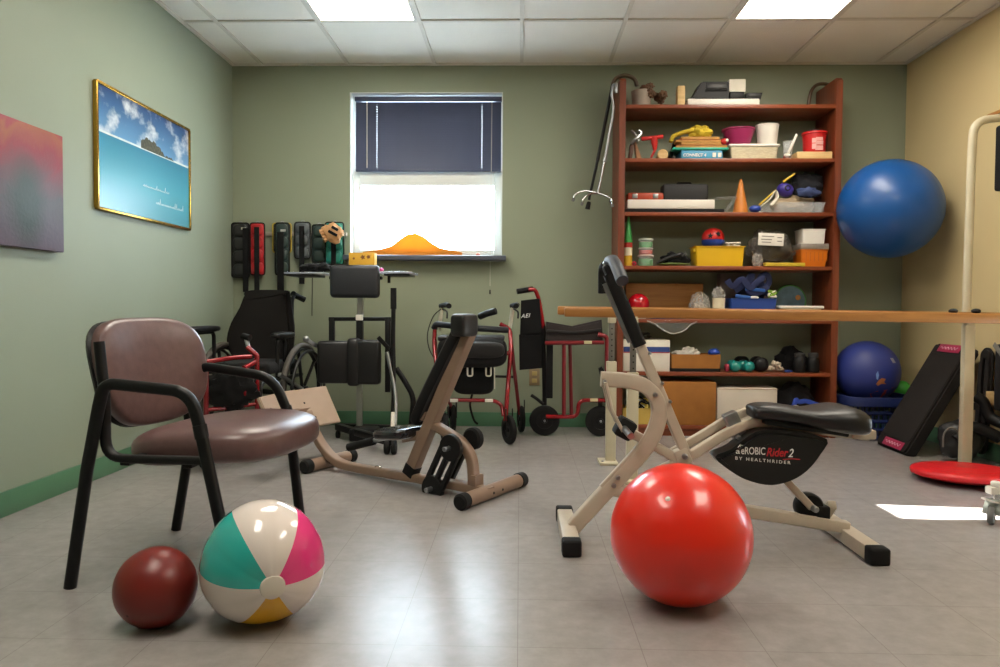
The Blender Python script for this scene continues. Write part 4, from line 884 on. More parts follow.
m = MB(); m.prism([(v.x-o.x, v.z-o.z) for v in q][::-1], o, (1, 0, 0), (0, 0, 1), .10, .012); st_ = m.build('seat_sling', mat('brown_black_vinyl', '221a1b', .6, 0, .2, 8, .3, 60), t)
m = MB(); m.sweep(fillet(tp([(547, 331, Yc-.06), (574, 333, Yc-.06), (601, 330, Yc-.06)]), .05), rrect(.012, .02, .004)); m.build('fold_seam', black_vinyl, st_)
rtube('side_rail', [(545, 343, Yc-.06), (604, 342.5, Yc-.06)], .0135, dark_red_metal)
rtube('front_frame', [(598, 334.5, Yc-.06), (607, 336, Yc-.06), (607, 375, Yc-.06), (606, 400, Yc-.06)], .0145, dark_red_metal)
rtube('cross_tube', [(564, 344, Yc-.05), (564, 417, Yc-.05)], .0135, dark_red_metal); rtube('cross_tube', [(570, 345, Yc+.03), (571.5, 417, Yc+.03)], .0125, dark_red_metal)
rtube('bottom_rail', [(546, 416.5, Yc-.05), (578, 417, Yc-.05), (578.5, 400, Yc-.05), (606, 400.5, Yc-.05)], .0135, red_metal, fil=.05)
for x, y in ((588, 342.5), (594, 400)):
    m = MB(); m.box(at(x, y, Yc-.074 if y < 380 else Yc-.064), (.05, .006, .02), bev=.002); m.build('label_sticker', mat('cream_sticker', 'cfc59a', .5), t)
for x in (544.5, 600.5):
    p = at(x, 421, Yc-.03); p.z = .1025; wheel(p, .1, .034, t, (0, 1, 0))
    m = MB(); m.cyl(p+V((0, -.03, 0)), p+V((0, .03, 0)), .008, 12); m.build('axle', steel, t)
    m = MB(); m.bar(p+V((0, .025, 0)), p+V((.0, .025, .15)), .03, .012, up=(0, 1, 0)); m.build('fork', black_metal, t)
m = MB(); m.tube(curve(tp([(531, 395, Yc-.05), (537, 399, Yc-.05), (543, 404, Yc-.03)]), 4), .011, 8); m.build('brake_lever', black_plastic, t)
m = MB(); m.tube(curve(tp([(603, 372, Yc-.08), (600, 368, Yc-.08), (604, 385, Yc-.06)]), 4), .012, 8); m.build('front_latch', black_plastic, t)

# ================================================================== WOODEN PARALLEL BARS
t = thing('parallel_bars', 'long wooden parallel bars on ivory height-adjustable posts', 'parallel bars', V((1.5, 3.85, 0)))
def rail_(x0, z0, x1, z1, Y0, Y1):
    m = MB(); m.bar((x0, Y0, z0), (x1, Y1, z1), .06, .047, bev=.008); return m.build('hand_rail', oak, t)
def zat(x, y, Y): return at(x, y, Y).z
n0 = at(564.5, 312, 3.68); n1 = at(1000, 318.6, 3.5); n1 = n0+(n1-n0)*1.18; rail_(n0.x, n0.z, n1.x, n1.z, n0.y, n1.y)
f0 = at(557.5, 310.4, 4.12); f1 = at(1000, 317, 4.0); f1 = f0+(f1-f0)*1.0; rail_(f0.x, f0.z, f1.x, f1.z, f0.y, f1.y)
def post(x, Y, ys0, ys1, side=True, foot=True):
    p = at(x, 400, Y); X = p.x; zr = n0.z-.03
    m = MB(); m.box((X, Y, (zr+zat(x, ys1+12, Y))/2), (.03, .016, zr-zat(x, ys1+12, Y)), bev=.002); ins = m.build('inner_post', mat('grey_steel_post', '77756e', .4, .5, .08, 20) if side else post_metal, t)
    for k in range(9):
        zz = zr-.06-.03*k; m = MB(); m.cyl((X, Y-.0075, zz), (X, Y-.0095, zz), .004, 8, 0); m.build('pin_hole', black_metal, ins)
    zs = zat(x, ys1, Y); m = MB(); m.box((X, Y, zs/2+.004), (.054, .04, zs), bev=.004); m.build('sleeve_post', post_metal, t)
    m = MB(); m.box((X-.015 if foot else X, Y, .008), (.10 if foot else .06, .14 if foot else .05, .016), bev=.004); fp_ = m.build('foot_plate', post_metal, t)
    m = MB(); m.cyl((X-.045 if foot else X, Y-.04 if foot else Y-.015, .012), (X-.045 if foot else X, Y-.04 if foot else Y-.015, .022), .008, 8); m.build('bolt', steel, fp_)
    m = MB(); m.box((X, Y, zr-.01), (.04, .05, .04), bev=.004); m.build('rail_bracket', post_metal, t)
post(632.5, 3.64, 320, 373); post(611, 4.07, 320, 362); post(966.5, 4.03, 320, 326, False, False); post(1042, 3.485, 322, 330)
# arched pole rising from the far post
p = at(966.5, 312, 4.03)
pts = [V((p.x, 4.03, n0.z)), at(968, 260, 4.03), at(972, 150, 4.03), at(974, 121, 4.03), at(1008, 117, 4.03)]; pts[-1].x = min(pts[-1].x, XR-.004)
m = MB(); m.tube(fillet(pts, [.02, .02, .13], 8), .021, 16); m.build('arched_pole', post_metal, t)
for x in (957, 980):
    m = MB(); q = at(x, 312, 3.5); m.ell((q.x, 3.53, q.z+.004), (.02, .02, .012)); m.build('knob', black_plastic, t)

# ================================================================== RIGHT-HAND CORNER
# blue laundry basket
bl = mat('basket_blue', '1b2a5e', .45, 0, .1, 10); c = at(870.5, 440, 5.03); c.z = 0; bw_, bd_, bh_ = .425, .40, .268
t = thing('laundry_basket', 'dark blue slotted plastic laundry basket beside the bookshelf', 'basket', c)
def bring(k, z, w1=.012, h1=.02, name='ring'):
    q = [c+V((x*k, y*k, z)) for x, y in rrect(bw_, bd_, .09, 5)]; m = MB(); m.sweep(q, rrect(w1, h1, .003), closed=True); m.build(name, bl, t)
bring(1.03, bh_-.014, .026, .058, 'rim')
for z in (.02, .075, .13, .185, .235): bring(.80+.2*z/bh_, z)
rr_ = rrect(bw_, bd_, .09, 5); per = []
for i in range(len(rr_)):
    a, b_ = V(rr_[i]+(0,)), V(rr_[(i+1) % len(rr_)]+(0,)); nn = max(1, int((b_-a).length/.036))
    for j in range(nn): per.append(a.lerp(b_, j/nn))
for v in per[::1]:
    m = MB(); m.bar(c+V((v.x*.80, v.y*.80, .01)), c+V((v.x, v.y, bh_)), .009, .006, up=(v.x, v.y, 0)); m.build('slat', bl, t)
m = MB(); m.box(c+V((0, 0, .008)), (bw_*.76, bd_*.76, .012), bev=.004); m.build('bottom', bl, t)
# ball in the basket
r = .203; c2 = at(867, 371.5, 5.03); 
t = thing('play_ball', 'dark blue ball with orange fish print sitting in the laundry basket', 'ball', (c2.x, c2.y, c2.z-r))
m = MB(); m.ell(c2, (r, r, r), nu=48, nv=32); m.build('ball_skin', mat('navy_rubber', '26337a', .5, 0, .08, 4, .05, 90), t)
def patch(px, col, nm, par=t):
    q = []
    for x, y in px:
        d_ = ray(x, y); oc = EYE-c2; b2_ = oc.dot(d_); disc = b2_*b2_-(oc.dot(oc)-(r+.001)**2); s_ = -b2_-math.sqrt(max(0, disc)); q.append(EYE+d_*s_)
    m = MB(); cc = sum(q, V())/len(q); cc = c2+(cc-c2).normalized()*(r+.002); cvx = m.bm.verts.new(cc); vs = [m.bm.verts.new(v) for v in q]
    for i in range(len(vs)): m._f([cvx, vs[i], vs[(i+1) % len(vs)]])
    m.build(nm, mat(nm+'_ink', col, .5, 0, .15, 20), par)
patch([(876, 384), (879, 380), (882, 378), (886, 379), (884, 382), (886, 384), (881, 384), (878, 386)], 'b06a3c', 'printed_fish')
patch([(870, 394), (877, 391), (886, 390), (893, 387.5), (895, 390), (890, 395), (880, 398), (871, 397)], 'a53a22', 'printed_band')
patch([(876, 374), (878, 371), (879, 375), (878, 380), (876.5, 379)], '6f8fc4', 'printed_fin'); patch([(890, 358), (893, 358), (896, 363), (893, 363)], '9c9c9c', 'printed_patch')
c3 = at(902, 389, 5.16); m = MB(); m.ell(c3, (.056, .056, .056), nu=32, nv=20); tag(m.build('play_ball', mat('green_rubber', '3f9a35', .45, 0, .08, 6), None, (c3.x, c3.y, c3.z-.056)), 'small green ball tucked behind the dark blue ball in the basket', 'ball')
# stepping platforms leaning on the right wall
stepm = mat('step_platform', '1d1a19', .75, 0, .15, 10, .4, 220, spec=.3); pink = mat('magenta_sticker', 'a1274e', .5); 
def lean(q, th, label, stickers, name='step_platform', rnd=.03):
    o = sum(q, V())/4; ux = (q[1]-q[0]).normalized(); n = ux.cross(q[3]-q[0]).normalized(); uy = n.cross(ux); n2 = n if n.dot(EYE-o) > 0 else -n; o2 = o-n2*(th/2)
    t = thing(name, label, 'step platform', (o.x, o.y, min(v.z for v in q)))
    w_, h_ = ((q[1]-q[0]).length+(q[2]-q[3]).length)/2, ((q[3]-q[0]).length+(q[2]-q[1]).length)/2
    m = MB(); m.prism(rrect(w_, h_, rnd, 6), o2, ux, uy, th, .012); m.build('deck', stepm, t)
    m = MB(); m.prism(rrect(w_*.9, h_*.8, rnd, 4), o2+n2*(th/2+.001), ux, uy, .004, .001); m.build('grip_mat', mat('grip_mat', '221e1d', .9, 0, .12, 14, .5, 260, spec=.3), t)
    for v_, u_ in stickers:
        m = MB(); cs_ = o2+n2*(th/2+.002)+uy*(h_*v_)+ux*(w_*u_); m.box(cs_, (w_*.62, .05, .003), Matrix((ux, uy, ux.cross(uy))).transposed(), .001); sk_ = m.build('sticker', pink, t)
        m = MB(); q2 = [cs_+n2*.003+ux*(w_*(-.24+.02*i))+uy*(.008*math.sin(i*1.4)) for i in range(25)]; m.tube(curve(q2, 2), .0022, 5); m.build('script_line', mat('pale_pink_script', 'd9a5b5', .5), sk_)
q = [at(884, 443, 4.62), at(916, 461, 4.22), at(963, 349, 4.46), at(932, 344, 4.84)]
for v in q: v.x = min(v.x, XR-.085)
q[0].z = q[1].z = .035
lean(q, .07, 'black stepping platform with pink stickers leaning on the right wall', [(.455, .0), (-.45, .05)])
zt_ = at(975, 347, 4.34).z; q = [V((XR-.06, 4.345, .03)), V((XR-.06, 4.24, .03)), V((XR-.035, 4.24, zt_)), V((XR-.035, 4.345, zt_))]
lean(q, .03, 'dark platform with rounded end standing behind the ivory post', [], rnd=.05)
# red balance disc
tilt = Matrix.Rotation(math.radians(-2.0), 3, 'X'); c = V((2.19, 3.72, .0))
t = thing('balance_disc', 'round red plastic balance board lying on the floor at right', 'balance board', c)
redp = mat('red_plastic', 'c4121c', .4, 0, .05, 8); ax = tilt @ V((0, 0, 1))
m = MB(); m.lathe([(0, .071), (.05, .071), (.055, .069), (.17, .069), (.215, .066), (.232, .060), (.238, .05), (.236, .036), (.22, .028), (.12, .006), (0, .004)], c, ax, 64); m.build('disc', redp, t)
m = MB(); m.lathe([(.16, .0705), (.165, .073), (.17, .0705)], c, ax, 48); m.build('ring_ridge', redp, t)
m = MB(); m.lathe([(0, .0), (.07, .001), (.10, .012), (.1, .02)], c, ax, 36); m.build('rocker', black_rubber, t)
# caster foot of a white stand at the right edge
p = at(991.5, 510, 2.98); p.z = .037; t = thing('caster_stand', 'white metal foot with grey swivel caster at the right edge', 'stand', (p.x+.06, p.y, 0))
axw = V((.75, -.6, 0)).normalized(); wheel(p, .036, .024, t, axw, steel, grey_rubber)
gal = mat('galvanised', 'a9b0ac', .35, .7, .08, 30)
for s in (-1, 1):
    m = MB(); m.bar(p+axw*(s*.016), p+axw*(s*.015)+V((.018, .01, .05)), .004, .034, up=axw); m.build('fork', gal, t)
m = MB(); m.box(p+V((.02, .01, .055)), (.06, .05, .008), bev=.002); m.build('fork_plate', gal, t)
m = MB(); m.cyl(p+V((.02, .01, .058)), p+V((.02, .01, .088)), .016, 16); m.build('stem', chrome, t)
m = MB(); m.sweep(curve([p+V((.03, 0, .05)), p+V((-.005, -.01, .055)), p+V((-.045, -.02, .07))], 4), rrect(.022, .007, .002)); m.build('brake_lever', white_plastic, t)
m = MB(); m.bar(p+V((-.01, .01, .095)), p+V((.34, .03, .10)), .04, .03, bev=.006); m.build('stand_leg', white_plastic, t)
m = MB(); m.cyl(p+V((.02, .01, .108)), p+V((.02, .01, .13)), .018, 16); m.build('bolt_cap', white_plastic, t)
p2 = p+V((.34, .02, .0)); wheel(p2, .036, .024, t, axw, steel, grey_rubber); m = MB(); m.cyl(p2+V((0, 0, .03)), p2+V((0, 0, .09)), .014, 14); m.build('stem', chrome, t)
# wooden wall bracket and black bag at the right edge
t = thing('wall_bracket', 'small wooden wall bracket at the right edge behind the arched pole', 'bracket', (XR, 4.16, at(996, 140, 4.18).z))
z0, z1 = at(996, 141, 4.18).z, at(996, 113, 4.18).z
m = MB(); m.box((XR-.012, 4.15, (z0+z1)/2), (.022, .13, z1-z0), bev=.003); m.build('back_board', oak, t)
m = MB(); m.box((XR-.06, 4.12, z1-.012), (.11, .18, .02), bev=.003); m.build('peg_shelf', oak, t)
a, b_ = at(993, 125, 4.18), at(993, 191, 4.18); t = thing('black_bag', 'narrow black bag hanging from the wooden wall bracket at right', 'bag', (XR-.04, 4.12, b_.z))
m = MB(); m.box((XR-.045, 4.13, (a.z+b_.z)/2), (.045, .16, a.z-b_.z), bev=.015, seg=3); m.build('bag_body', black_cloth, t)
m = MB(); m.tube(fillet([(XR-.045, 4.07, a.z-.02), (XR-.06, 4.09, a.z+.06), (XR-.06, 4.16, a.z+.06), (XR-.045, 4.19, a.z-.02)], .02), .006, 8); m.build('bag_strap', black_cloth, t)
a, b_ = at(995.5, 344, 4.17), at(995.5, 410, 4.17); t = thing('black_bag', 'black bag with grey strap hanging low on the right wall at the edge', 'bag', (XR-.04, 4.12, b_.z))
m = MB(); m.box((XR-.035, 4.10, (a.z+b_.z)/2), (.05, .14, a.z-b_.z), bev=.012, seg=3); m.build('bag_body', black_cloth, t)
m = MB(); m.bar((XR-.064, 4.17, a.z-.0), (XR-.064, 4.08, a.z-.07), .006, .03, up=(0, 0, 1)); m.build('bag_strap', mat('grey_strap', '77736c', .8), t)
# black moulded trolley base in the corner behind the balance disc
c = at(978, 430, 4.12); t = thing('leg_exerciser', 'low black moulded plastic exerciser base behind the red balance board', 'exercise machine', (c.x, c.y, 0))
m = MB(); m.heap(V((at(962, 430, 4.22).x, 4.22, .12)), (.11, .09, .12), 12, .2, 1.5, floor=True); m.build('housing', mat('charcoal_plastic', '1d1c1d', .45, 0, .15, 10), t)
m = MB(); m.sweep(curve(tp([(975, 396, 4.2), (983, 402, 4.18), (989, 416, 4.16), (996, 421, 4.13), (1003, 424, 4.10)]), 5), circ(.03, 12)); m.build('upper_arm', black_plastic, t)
m = MB(); m.sweep(curve(tp([(956, 440, 4.15), (972, 428, 4.15), (985, 431, 4.13), (1000, 438, 4.11)]), 5), circ(.032, 12)); m.build('lower_arm', black_plastic, t)
m = MB(); m.tube(curve(tp([(943, 447, 4.12), (944, 434, 4.12), (950, 428, 4.12), (957, 431, 4.12), (960, 442, 4.12)]), 6), .005, 8); m.build('cable', mat('grey_cable', '6f6a64', .5), t)
m = MB(); m.lathe([(0, 0), (.02, 0), (.02, .02), (0, .022)], at(974, 406, 4.16), (-.3, -1, 0), 14); m.build('knob', black_plastic, t)
z0, z1 = at(984, 402, 4.3).z, at(984, 390, 4.3).z; m = MB(); m.box((XR-.03, 4.20, z0/2+z1/2), (.05, .09, z1-z0), bev=.003); o = m.build('wood_block', pale_wood, None, (XR-.03, 4.2, z0)); tag(o, 'pale wooden block fixed to the right wall behind the black exerciser base', 'block')

# ================================================================== CANES HANGING BESIDE THE BOOKSHELF
Yk = 5.05
t = thing('walking_cane', 'black walking cane with brown crook hanging on the left side of the bookshelf', 'cane', at(588, 207, 5.1))
m = MB(); m.tube([at(613, 83, 5.10), at(597.5, 161, 5.12)], .0115, 12); m.build('shaft', black_metal, t)
m = MB(); m.tube([at(597.8, 159, 5.12), at(589, 200, 5.13)], .0095, 12); m.build('lower_shaft', black_metal, t)
m = MB(); m.lathe([(0, 0), (.017, 0), (.014, .045), (.010, .05), (0, .05)], at(587.5, 209, 5.13), at(596, 170, 5.13)-at(587.5, 209, 5.13), 16); m.build('ferrule', black_rubber, t)
m = MB(); m.tube(curve([at(612.5, 85, 5.10), at(616, 78.5, 5.09), at(623, 75.5, 5.07), at(630, 76.5, 5.06), at(635, 80, 5.06), at(637, 86, 5.06)], 6), .014, 12); m.build('crook', mat('brown_crook', '4a3a28', .4, 0, .15, 20), t)
t = thing('quad_cane', 'chrome four-footed cane hanging beside the black cane left of the bookshelf', 'cane', at(598, 205, 5.0))
m = MB(); m.tube(fillet([at(616, 93, 4.97), at(616.5, 83.5, 4.97), at(613, 85, 4.99), at(611.5, 95, 4.99), at(614, 108, 5.0), at(611.5, 122, 5.0), at(605, 160, 5.01)], .05, 5), .010, 12); m.build('shaft', steel, t)
m = MB(); m.tube([at(605.3, 158, 5.01), at(598, 193, 5.02)], .0085, 12); m.build('lower_shaft', chrome, t)
m = MB(); m.cyl(at(605.6, 157, 5.01), at(604.6, 162, 5.01), .0135, 14); m.build('collar', steel, t)
for k, px in enumerate(([(598, 193, 5.02), (585, 191, 5.0), (576, 194, 4.98), (573, 200, 4.98)], [(598, 193, 5.02), (590, 194, 4.94), (584, 198, 4.9), (582, 204, 4.9)], [(598, 193, 5.02), (606, 196, 4.98), (611, 199, 4.96), (612.5, 206, 4.96)], [(598, 193, 5.02), (604, 195.5, 5.05), (609, 197, 5.08), (611, 202, 5.08)])):
    q = tp(px); m = MB(); m.tube(curve(q, 5), .0065, 10); lg = m.build('leg', chrome, t)
    m = MB(); d_ = (q[-1]-q[-2]).normalized(); m.tube([q[-1]-d_*.012, q[-1]+d_*.008], .0105, 12); m.build('foot_tip', mat('grey_tip', '6d6b68', .7), lg)

# ================================================================== BOOKSHELF
YS0, YS1 = 4.95, 5.295
SXL, SXR = at(626, 250, YS0).x, at(833, 250, YS0).x          # inner faces of the side panels
SXL = (at(626, 90, YS0).x+at(624, 290, YS0).x)/2; SXR = (at(836.5, 90, YS0).x+at(832.5, 300, YS0).x)/2
SZ = [at(730, y, YS0).z for y in (104, 158, 212, 266)]; st_ = (SZ[0]-SZ[3])/3; SZ = SZ+[SZ[3]-st_, at(730, 372.5, YS0).z, at(730, 426, YS0).z]
ztop = at(838, 77, YS0).z; tkp = .042
t = thing('bookshelf', 'tall cherry-wood bookshelf full of therapy supplies against the back wall', 'bookshelf', ((SXL+SXR)/2, (YS0+YS1)/2, 0))
for x in (SXL-tkp/2, SXR+tkp/2):
    m = MB(); Dp = YS1-YS0; o = V((x, (YS0+YS1)/2, 0))
    pl = [(-Dp/2, 0), (Dp/2, 0), (Dp/2, ztop), (-Dp/2+.02, ztop), (-Dp/2, ztop-.02)]
    m.prism(pl, o, (0, 1, 0), (0, 0, 1), tkp, .004); m.build('side_panel', cherry_up, t)
for z in SZ:
    m = MB(); m.box(((SXL+SXR)/2, (YS0+YS1)/2+.004, z-.0125), (SXR-SXL, YS1-YS0-.006, .025), bev=.003); m.build('shelf_board', cherry, t)
m = MB(); m.box(((SXL+SXR)/2, YS0+.04, (SZ[6]-.025)/2), (SXR-SXL, .02, SZ[6]-.025), bev=.002); m.build('kick_board', cherry, t)
def sx(x, Y=5.0): return at(x, 250, Y).x
def sz(y, Y=5.0, x=730): return at(x, y, Y).z
def ext(x0, x1, Y): a, b_ = sx(x0, Y), sx(x1, Y); return (a+b_)/2, b_-a
def single(mb, name, m_, label, cat, c, group=None): return tag(mb.build(name, m_, None, c), label, cat, group)
def bx(name, label, cat, x0, x1, ytop, zb, m_, Y=4.985, d=.2, bev=.005, group=None, rot=None, ybot=None):
    cx, w_ = ext(x0, x1, Y); zt = at((x0+x1)/2, ytop, Y).z; zb = at((x0+x1)/2, ybot, Y).z if ybot else zb; c = V((cx, Y+d/2, (zb+zt)/2))
    m = MB(); m.box(c, (w_, d, zt-zb), rot or I3, bev); return single(m, name, m_, label, cat, (cx, Y+d/2, zb), group), c, (w_, d, zt-zb)
e_ = .001
# ---- top shelf
Z = SZ[0]+e_
cx, w_ = ext(630, 650, 5.07); t = thing('flower_pot', 'grey-cream pot of dried brown flowers on the top shelf', 'plant pot', (cx, 5.08, Z))
m = MB(); m.lathe([(0, 0), (.052, 0), (.058, .01), (.066, .10), (.07, .115), (.066, .118), (.06, .10), (0, .095)], (cx, 5.08, Z), seg=28); m.build('pot', mat('stone_pot', 'a2968a', .8, 0, .12, 14, .2, 90), t)
random.seed(2); dry = mat('dried_flower', '7a5a44', .9, 0, .35, 30, col2='4f3b2c')
for k in range(14):
    a = random.uniform(0, 6.28); p = V((cx+.02+random.uniform(-.07, .12), 5.06+random.uniform(-.05, .05), Z+.115+random.uniform(-.03, .035)*(1 if random.random() < .6 else 1))); 
    if p.x > cx+.085: p.z = Z+random.uniform(.04, .095)
    m = MB(); m.heap(p, (.024, .024, .02), k, .7, 3, 16, 10, floor=False); m.build('flower_head', dry, t)
    m = MB(); m.tube(curve([V((cx, 5.08, Z+.09)), (V((cx, 5.08, Z+.12))+p)/2, p], 3), .0025, 5); m.build('stem', dry, t)
bx('wooden_block', 'upright pale wooden block on the top shelf', 'block', 675.5, 683, 85.5, Z, pale_wood, 5.0, .06)
o, c, s = bx('white_board', 'thin white board under the black cases on the top shelf', 'board', 685.5, 757, 98.5, Z, white_plastic, 4.985, .24)
zt = c.z+s[2]/2+e_
cx, w_ = ext(690, 727, 5.0); h_ = at(708, 81, 5.0).z-zt; t = thing('equipment_case', 'large black carrying case with slanted side on the white board', 'case', (cx, 5.09, zt))
m = MB(); m.prism([(-w_/2, 0), (w_/2, 0), (w_/2, h_*.95), (w_/2-.012, h_), (-w_/2+.075, h_), (-w_/2+.055, h_*.92)], V((cx, 5.085, zt)), (1, 0, 0), (0, 0, 1), .16, .008); m.build('shell', black_plastic, t)
m = MB(); m.box((cx+.035, 5.002, zt+h_*.48), (w_*.6, .006, .008), bev=.002); m.build('seam', black_rubber, t)
m = MB(); m.box((cx+.035, 5.001, zt+h_*.72), (w_*.55, .008, h_*.32), bev=.003); m.build('ribbed_panel', black_vinyl, t)
o, c, s = bx('equipment_case', 'low flat black case under the cream box on the top shelf', 'case', 727.5, 742, 91.5, zt, black_plastic, 5.0, .15, .006)
bx('small_box', 'small cream cardboard box on top of the low black case', 'box', 726.5, 743, 79, c.z+s[2]/2+e_, paper, 5.01, .11)
cx, w_ = ext(744, 760.5, 4.99); t = thing('equipment_case', 'small black case with slanted side at the right of the cream box', 'case', (cx, 5.06, zt))
h_ = at(752, 92, 4.99).z-zt; m = MB(); m.prism([(-w_/2, 0), (w_/2-.012, 0), (w_/2, h_), (-w_/2+.006, h_)], V((cx, 5.06, zt)), (1, 0, 0), (0, 0, 1), .12, .006); m.build('shell', black_plastic, t)
m = MB(); m.box((cx, 4.998, zt+h_*.55), (w_*.7, .006, h_*.5), bev=.003); m.build('ribbed_panel', black_vinyl, t)
# cane on the outer right side, its crook over the panel
t = thing('walking_cane', 'cane whose brown crook hooks over the right end of the bookshelf', 'cane', (SXR+.09, 5.22, .9))
hp = [V((SXR+.075, 5.22, 2.20)), V((SXR+.08, 5.22, 2.34)), V((SXR+.04, 5.21, ztop+.03)), V((SXR-.03, 5.20, ztop+.024)), V((SXR-.075, 5.19, ztop-.03)), V((SXR-.09, 5.19, ztop-.125))]
m = MB(); m.tube(curve(hp, 6), .012, 12); m.build('crook', mat('brown_crook_dark', '4d3a26', .4, 0, .15, 20), t)
m = MB(); m.tube([V((SXR+.075, 5.22, 2.22)), V((SXR+.08, 5.22, 1.45))], .011, 12); m.build('shaft', black_metal, t)
m = MB(); m.lathe([(0, 0), (.016, 0), (.012, .045), (0, .045)], (SXR+.08, 5.22, 1.41), seg=14); m.build('ferrule', black_rubber, t)
# ---- second shelf
Z = SZ[1]+e_
cx, w_ = ext(627, 640, 5.03); t = thing('shoe_tree', 'wooden wedge tool with grey metal jaw at the left of the second shelf', 'tool', (cx, 5.04, Z))
m = MB(); m.prism([(-.04, 0), (-.022, 0), (.002, .11), (-.012, .13), (-.03, .1)], V((cx, 5.04, Z)), (1, 0, 0), (0, 0, 1), .04, .004); m.build('wedge', mat('dark_brown_wood', '54301c', .5), t)
m = MB(); m.prism([(.01, 0), (.05, 0), (.022, .07), (.004, .12), (-.002, .11)], V((cx, 5.03, Z)), (1, 0, 0), (0, 0, 1), .04, .004); m.build('wedge', mat('mid_brown_wood', '8f6238', .5), t)
m = MB(); m.tube(curve([V((cx-.03, 5.0, Z+.10)), V((cx+.0, 4.99, Z+.13)), V((cx+.035, 5.0, Z+.17)), V((cx+.02, 5.0, Z+.19))], 4), .010, 8); m.build('jaw', steel, t)
m = MB(); m.tube(curve([V((cx-.025, 5.01, Z+.19)), V((cx-.0, 5.0, Z+.16)), V((cx+.02, 5.0, Z+.12))], 4), .009, 8); m.build('jaw', steel, t)
t = thing('massage_hammer', 'red plastic T-shaped handle tool on the second shelf', 'tool', at(650, 145, 5.03)); rp = mat('red_plastic_tool', 'b3201c', .35, 0, .06, 10)
m = MB(); m.tube([at(641.5, 139, 4.985), at(663, 136.5, 4.985)], .013, 14); m.build('handle', rp, t)
m = MB(); m.sweep([at(654, 137, 4.985), at(654.5, 143, 4.985), at(655, 150, 4.985)], circ(.016, 12), scale=[1.4, 1.3, .7]); m.build('neck', rp, t)
m = MB(); m.tube([at(655, 150, 4.985), V((at(651, 157, 4.985).x, 4.985, Z+.008))], .008, 10); m.build('stem', rp, t)
t = thing('wooden_roller', 'pale wooden roller lying end-on beside the red tool', 'roller', (sx(660, 5.0), 5.05, Z))
c = V((sx(661.5, 5.02), 5.02, Z+.036)); m = MB(); m.cyl(c, c+V((.02, .16, 0)), .036, 26, .006); m.build('log', pale_wood, t)
m = MB(); m.tube([c+V((.02, .16, 0)), c+V((.025, .22, 0))], .012, 10); m.build('handle', pale_wood, t)
m = MB(); m.tube([V((sx(668, 5.05), 5.03, Z+.012)), V((sx(675, 5.05), 5.1, Z+.125))], .014, 12); single(m, 'dumbbell_bar', black_metal, 'dark metal rod leaning between the wooden roller and the book stack', 'rod', (sx(668, 5.05), 5.03, Z))
cx, w_ = ext(680, 721, 4.985); t = thing('board_game', 'blue board game box with white lettering on the second shelf', 'game box', (cx, 5.07, Z)); h_ = at(700, 150, 4.985).z-Z
m = MB(); m.box((cx, 5.08, Z+h_/2), (w_, .19, h_), bev=.003); gb = m.build('carton', mat('game_blue', '3f8fb4', .5, 0, .1, 12), t)
tm = text_mb('CONNECT 4', .0265, V((cx-w_*.46, 4.984, Z+h_*.28)), (1, 0, 0), (0, 0, 1), .1, .0005, .0008); tm.build('lettering', white_plastic, gb)
for k in (.30, .43):
    m = MB(); m.box((cx+w_*k, 4.984, Z+h_*.45), (.022, .002, h_*.5), bev=0); m.build('printed_panel', paper, gb)
o, c, s = bx('tray_lid', 'teal green plastic lid lying on the blue game box', 'lid', 671.5, 727, 147.2, Z+h_+e_, mat('teal_lid', '1f9a80', .4), 4.975, .2, .004)
zt = c.z+s[2]/2+e_; hbk = (at(700, 136.5, 4.99).z-zt)/4
for k, (a, b_, lb) in enumerate(((675, 726, 'bottom'), (680, 721, 'second from bottom'), (675, 721, 'second from top'), (680, 718, 'topmost'))):
    cx, w_ = ext(a, b_, 4.99); cc = V((cx, 5.07, zt+hbk*(k+.5))); t = thing('picture_book', f'thin tan board book on the second shelf, {lb} of its stack', 'book', (cx, 5.07, zt+hbk*k), 'stacked board books')
    tn = mat('book_tan', 'b3813f', .7, 0, .15, 12); m = MB(); m.box(cc, (w_, .15, hbk-.0025), bev=.002); m.build('pages', tn, t)
    m = MB(); m.box(cc+V((0, 0, (hbk-.0025)/2-.001)), (w_+.004, .154, .003), bev=.001); m.build('cover', mat('book_cover', 'c79a55' if k % 2 else 'a5552c', .6), t)
zt = zt+hbk*4+e_
c = V((sx(699, 5.02), 5.04, zt+.036)); yc = mat('yellow_cloth', 'bda327', .8, 0, .15, 14, .3, 120); t = thing('bean_bag', 'limp yellow cloth bag lying on top of the board books', 'bag', (c.x, 5.04, zt))
m = MB(); m.heap(c, (.075, .05, .042), 6, .35, 2.2); m.build('body', yc, t)
m = MB(); m.sweep(curve([c+V((-.05, -.02, .01)), c+V((-.12, -.02, -.005)), c+V((-.18, -.02, -.03)), c+V((-.195, -.02, -.065))], 5), rrect(.05, .024, .009)); m.build('tail', yc, t)
c = V((sx(722, 5.0), 4.995, Z+.115)); t = thing('toy_figure', 'small red and white toy at the right end of the board books', 'toy', (c.x, c.y, Z+.1))
m = MB(); m.ell(c, (.022, .02, .02)); m.build('body', rp, t); m = MB(); m.ell(c+V((.016, -.014, .004)), (.01, .01, .012)); m.build('face', white_plastic, t)
cx, w_ = ext(728, 778, 4.985); zt = at(753, 144, 4.985).z; t = thing('storage_tub', 'translucent plastic tub with white lid on the second shelf', 'storage tub', (cx, 5.08, Z))
frost = clear('frosted_tub', 'e2d8bb', .55, .35)
m = MB(); m.tub((cx, 5.085, Z), w_*.97, .19, zt-Z-.012, .93); m.build('tub', frost, t)
m = MB(); m.box((cx, 5.085, zt-.006), (w_*1.02, .205, .016), bev=.006, seg=3); m.build('lid', white_plastic, t)
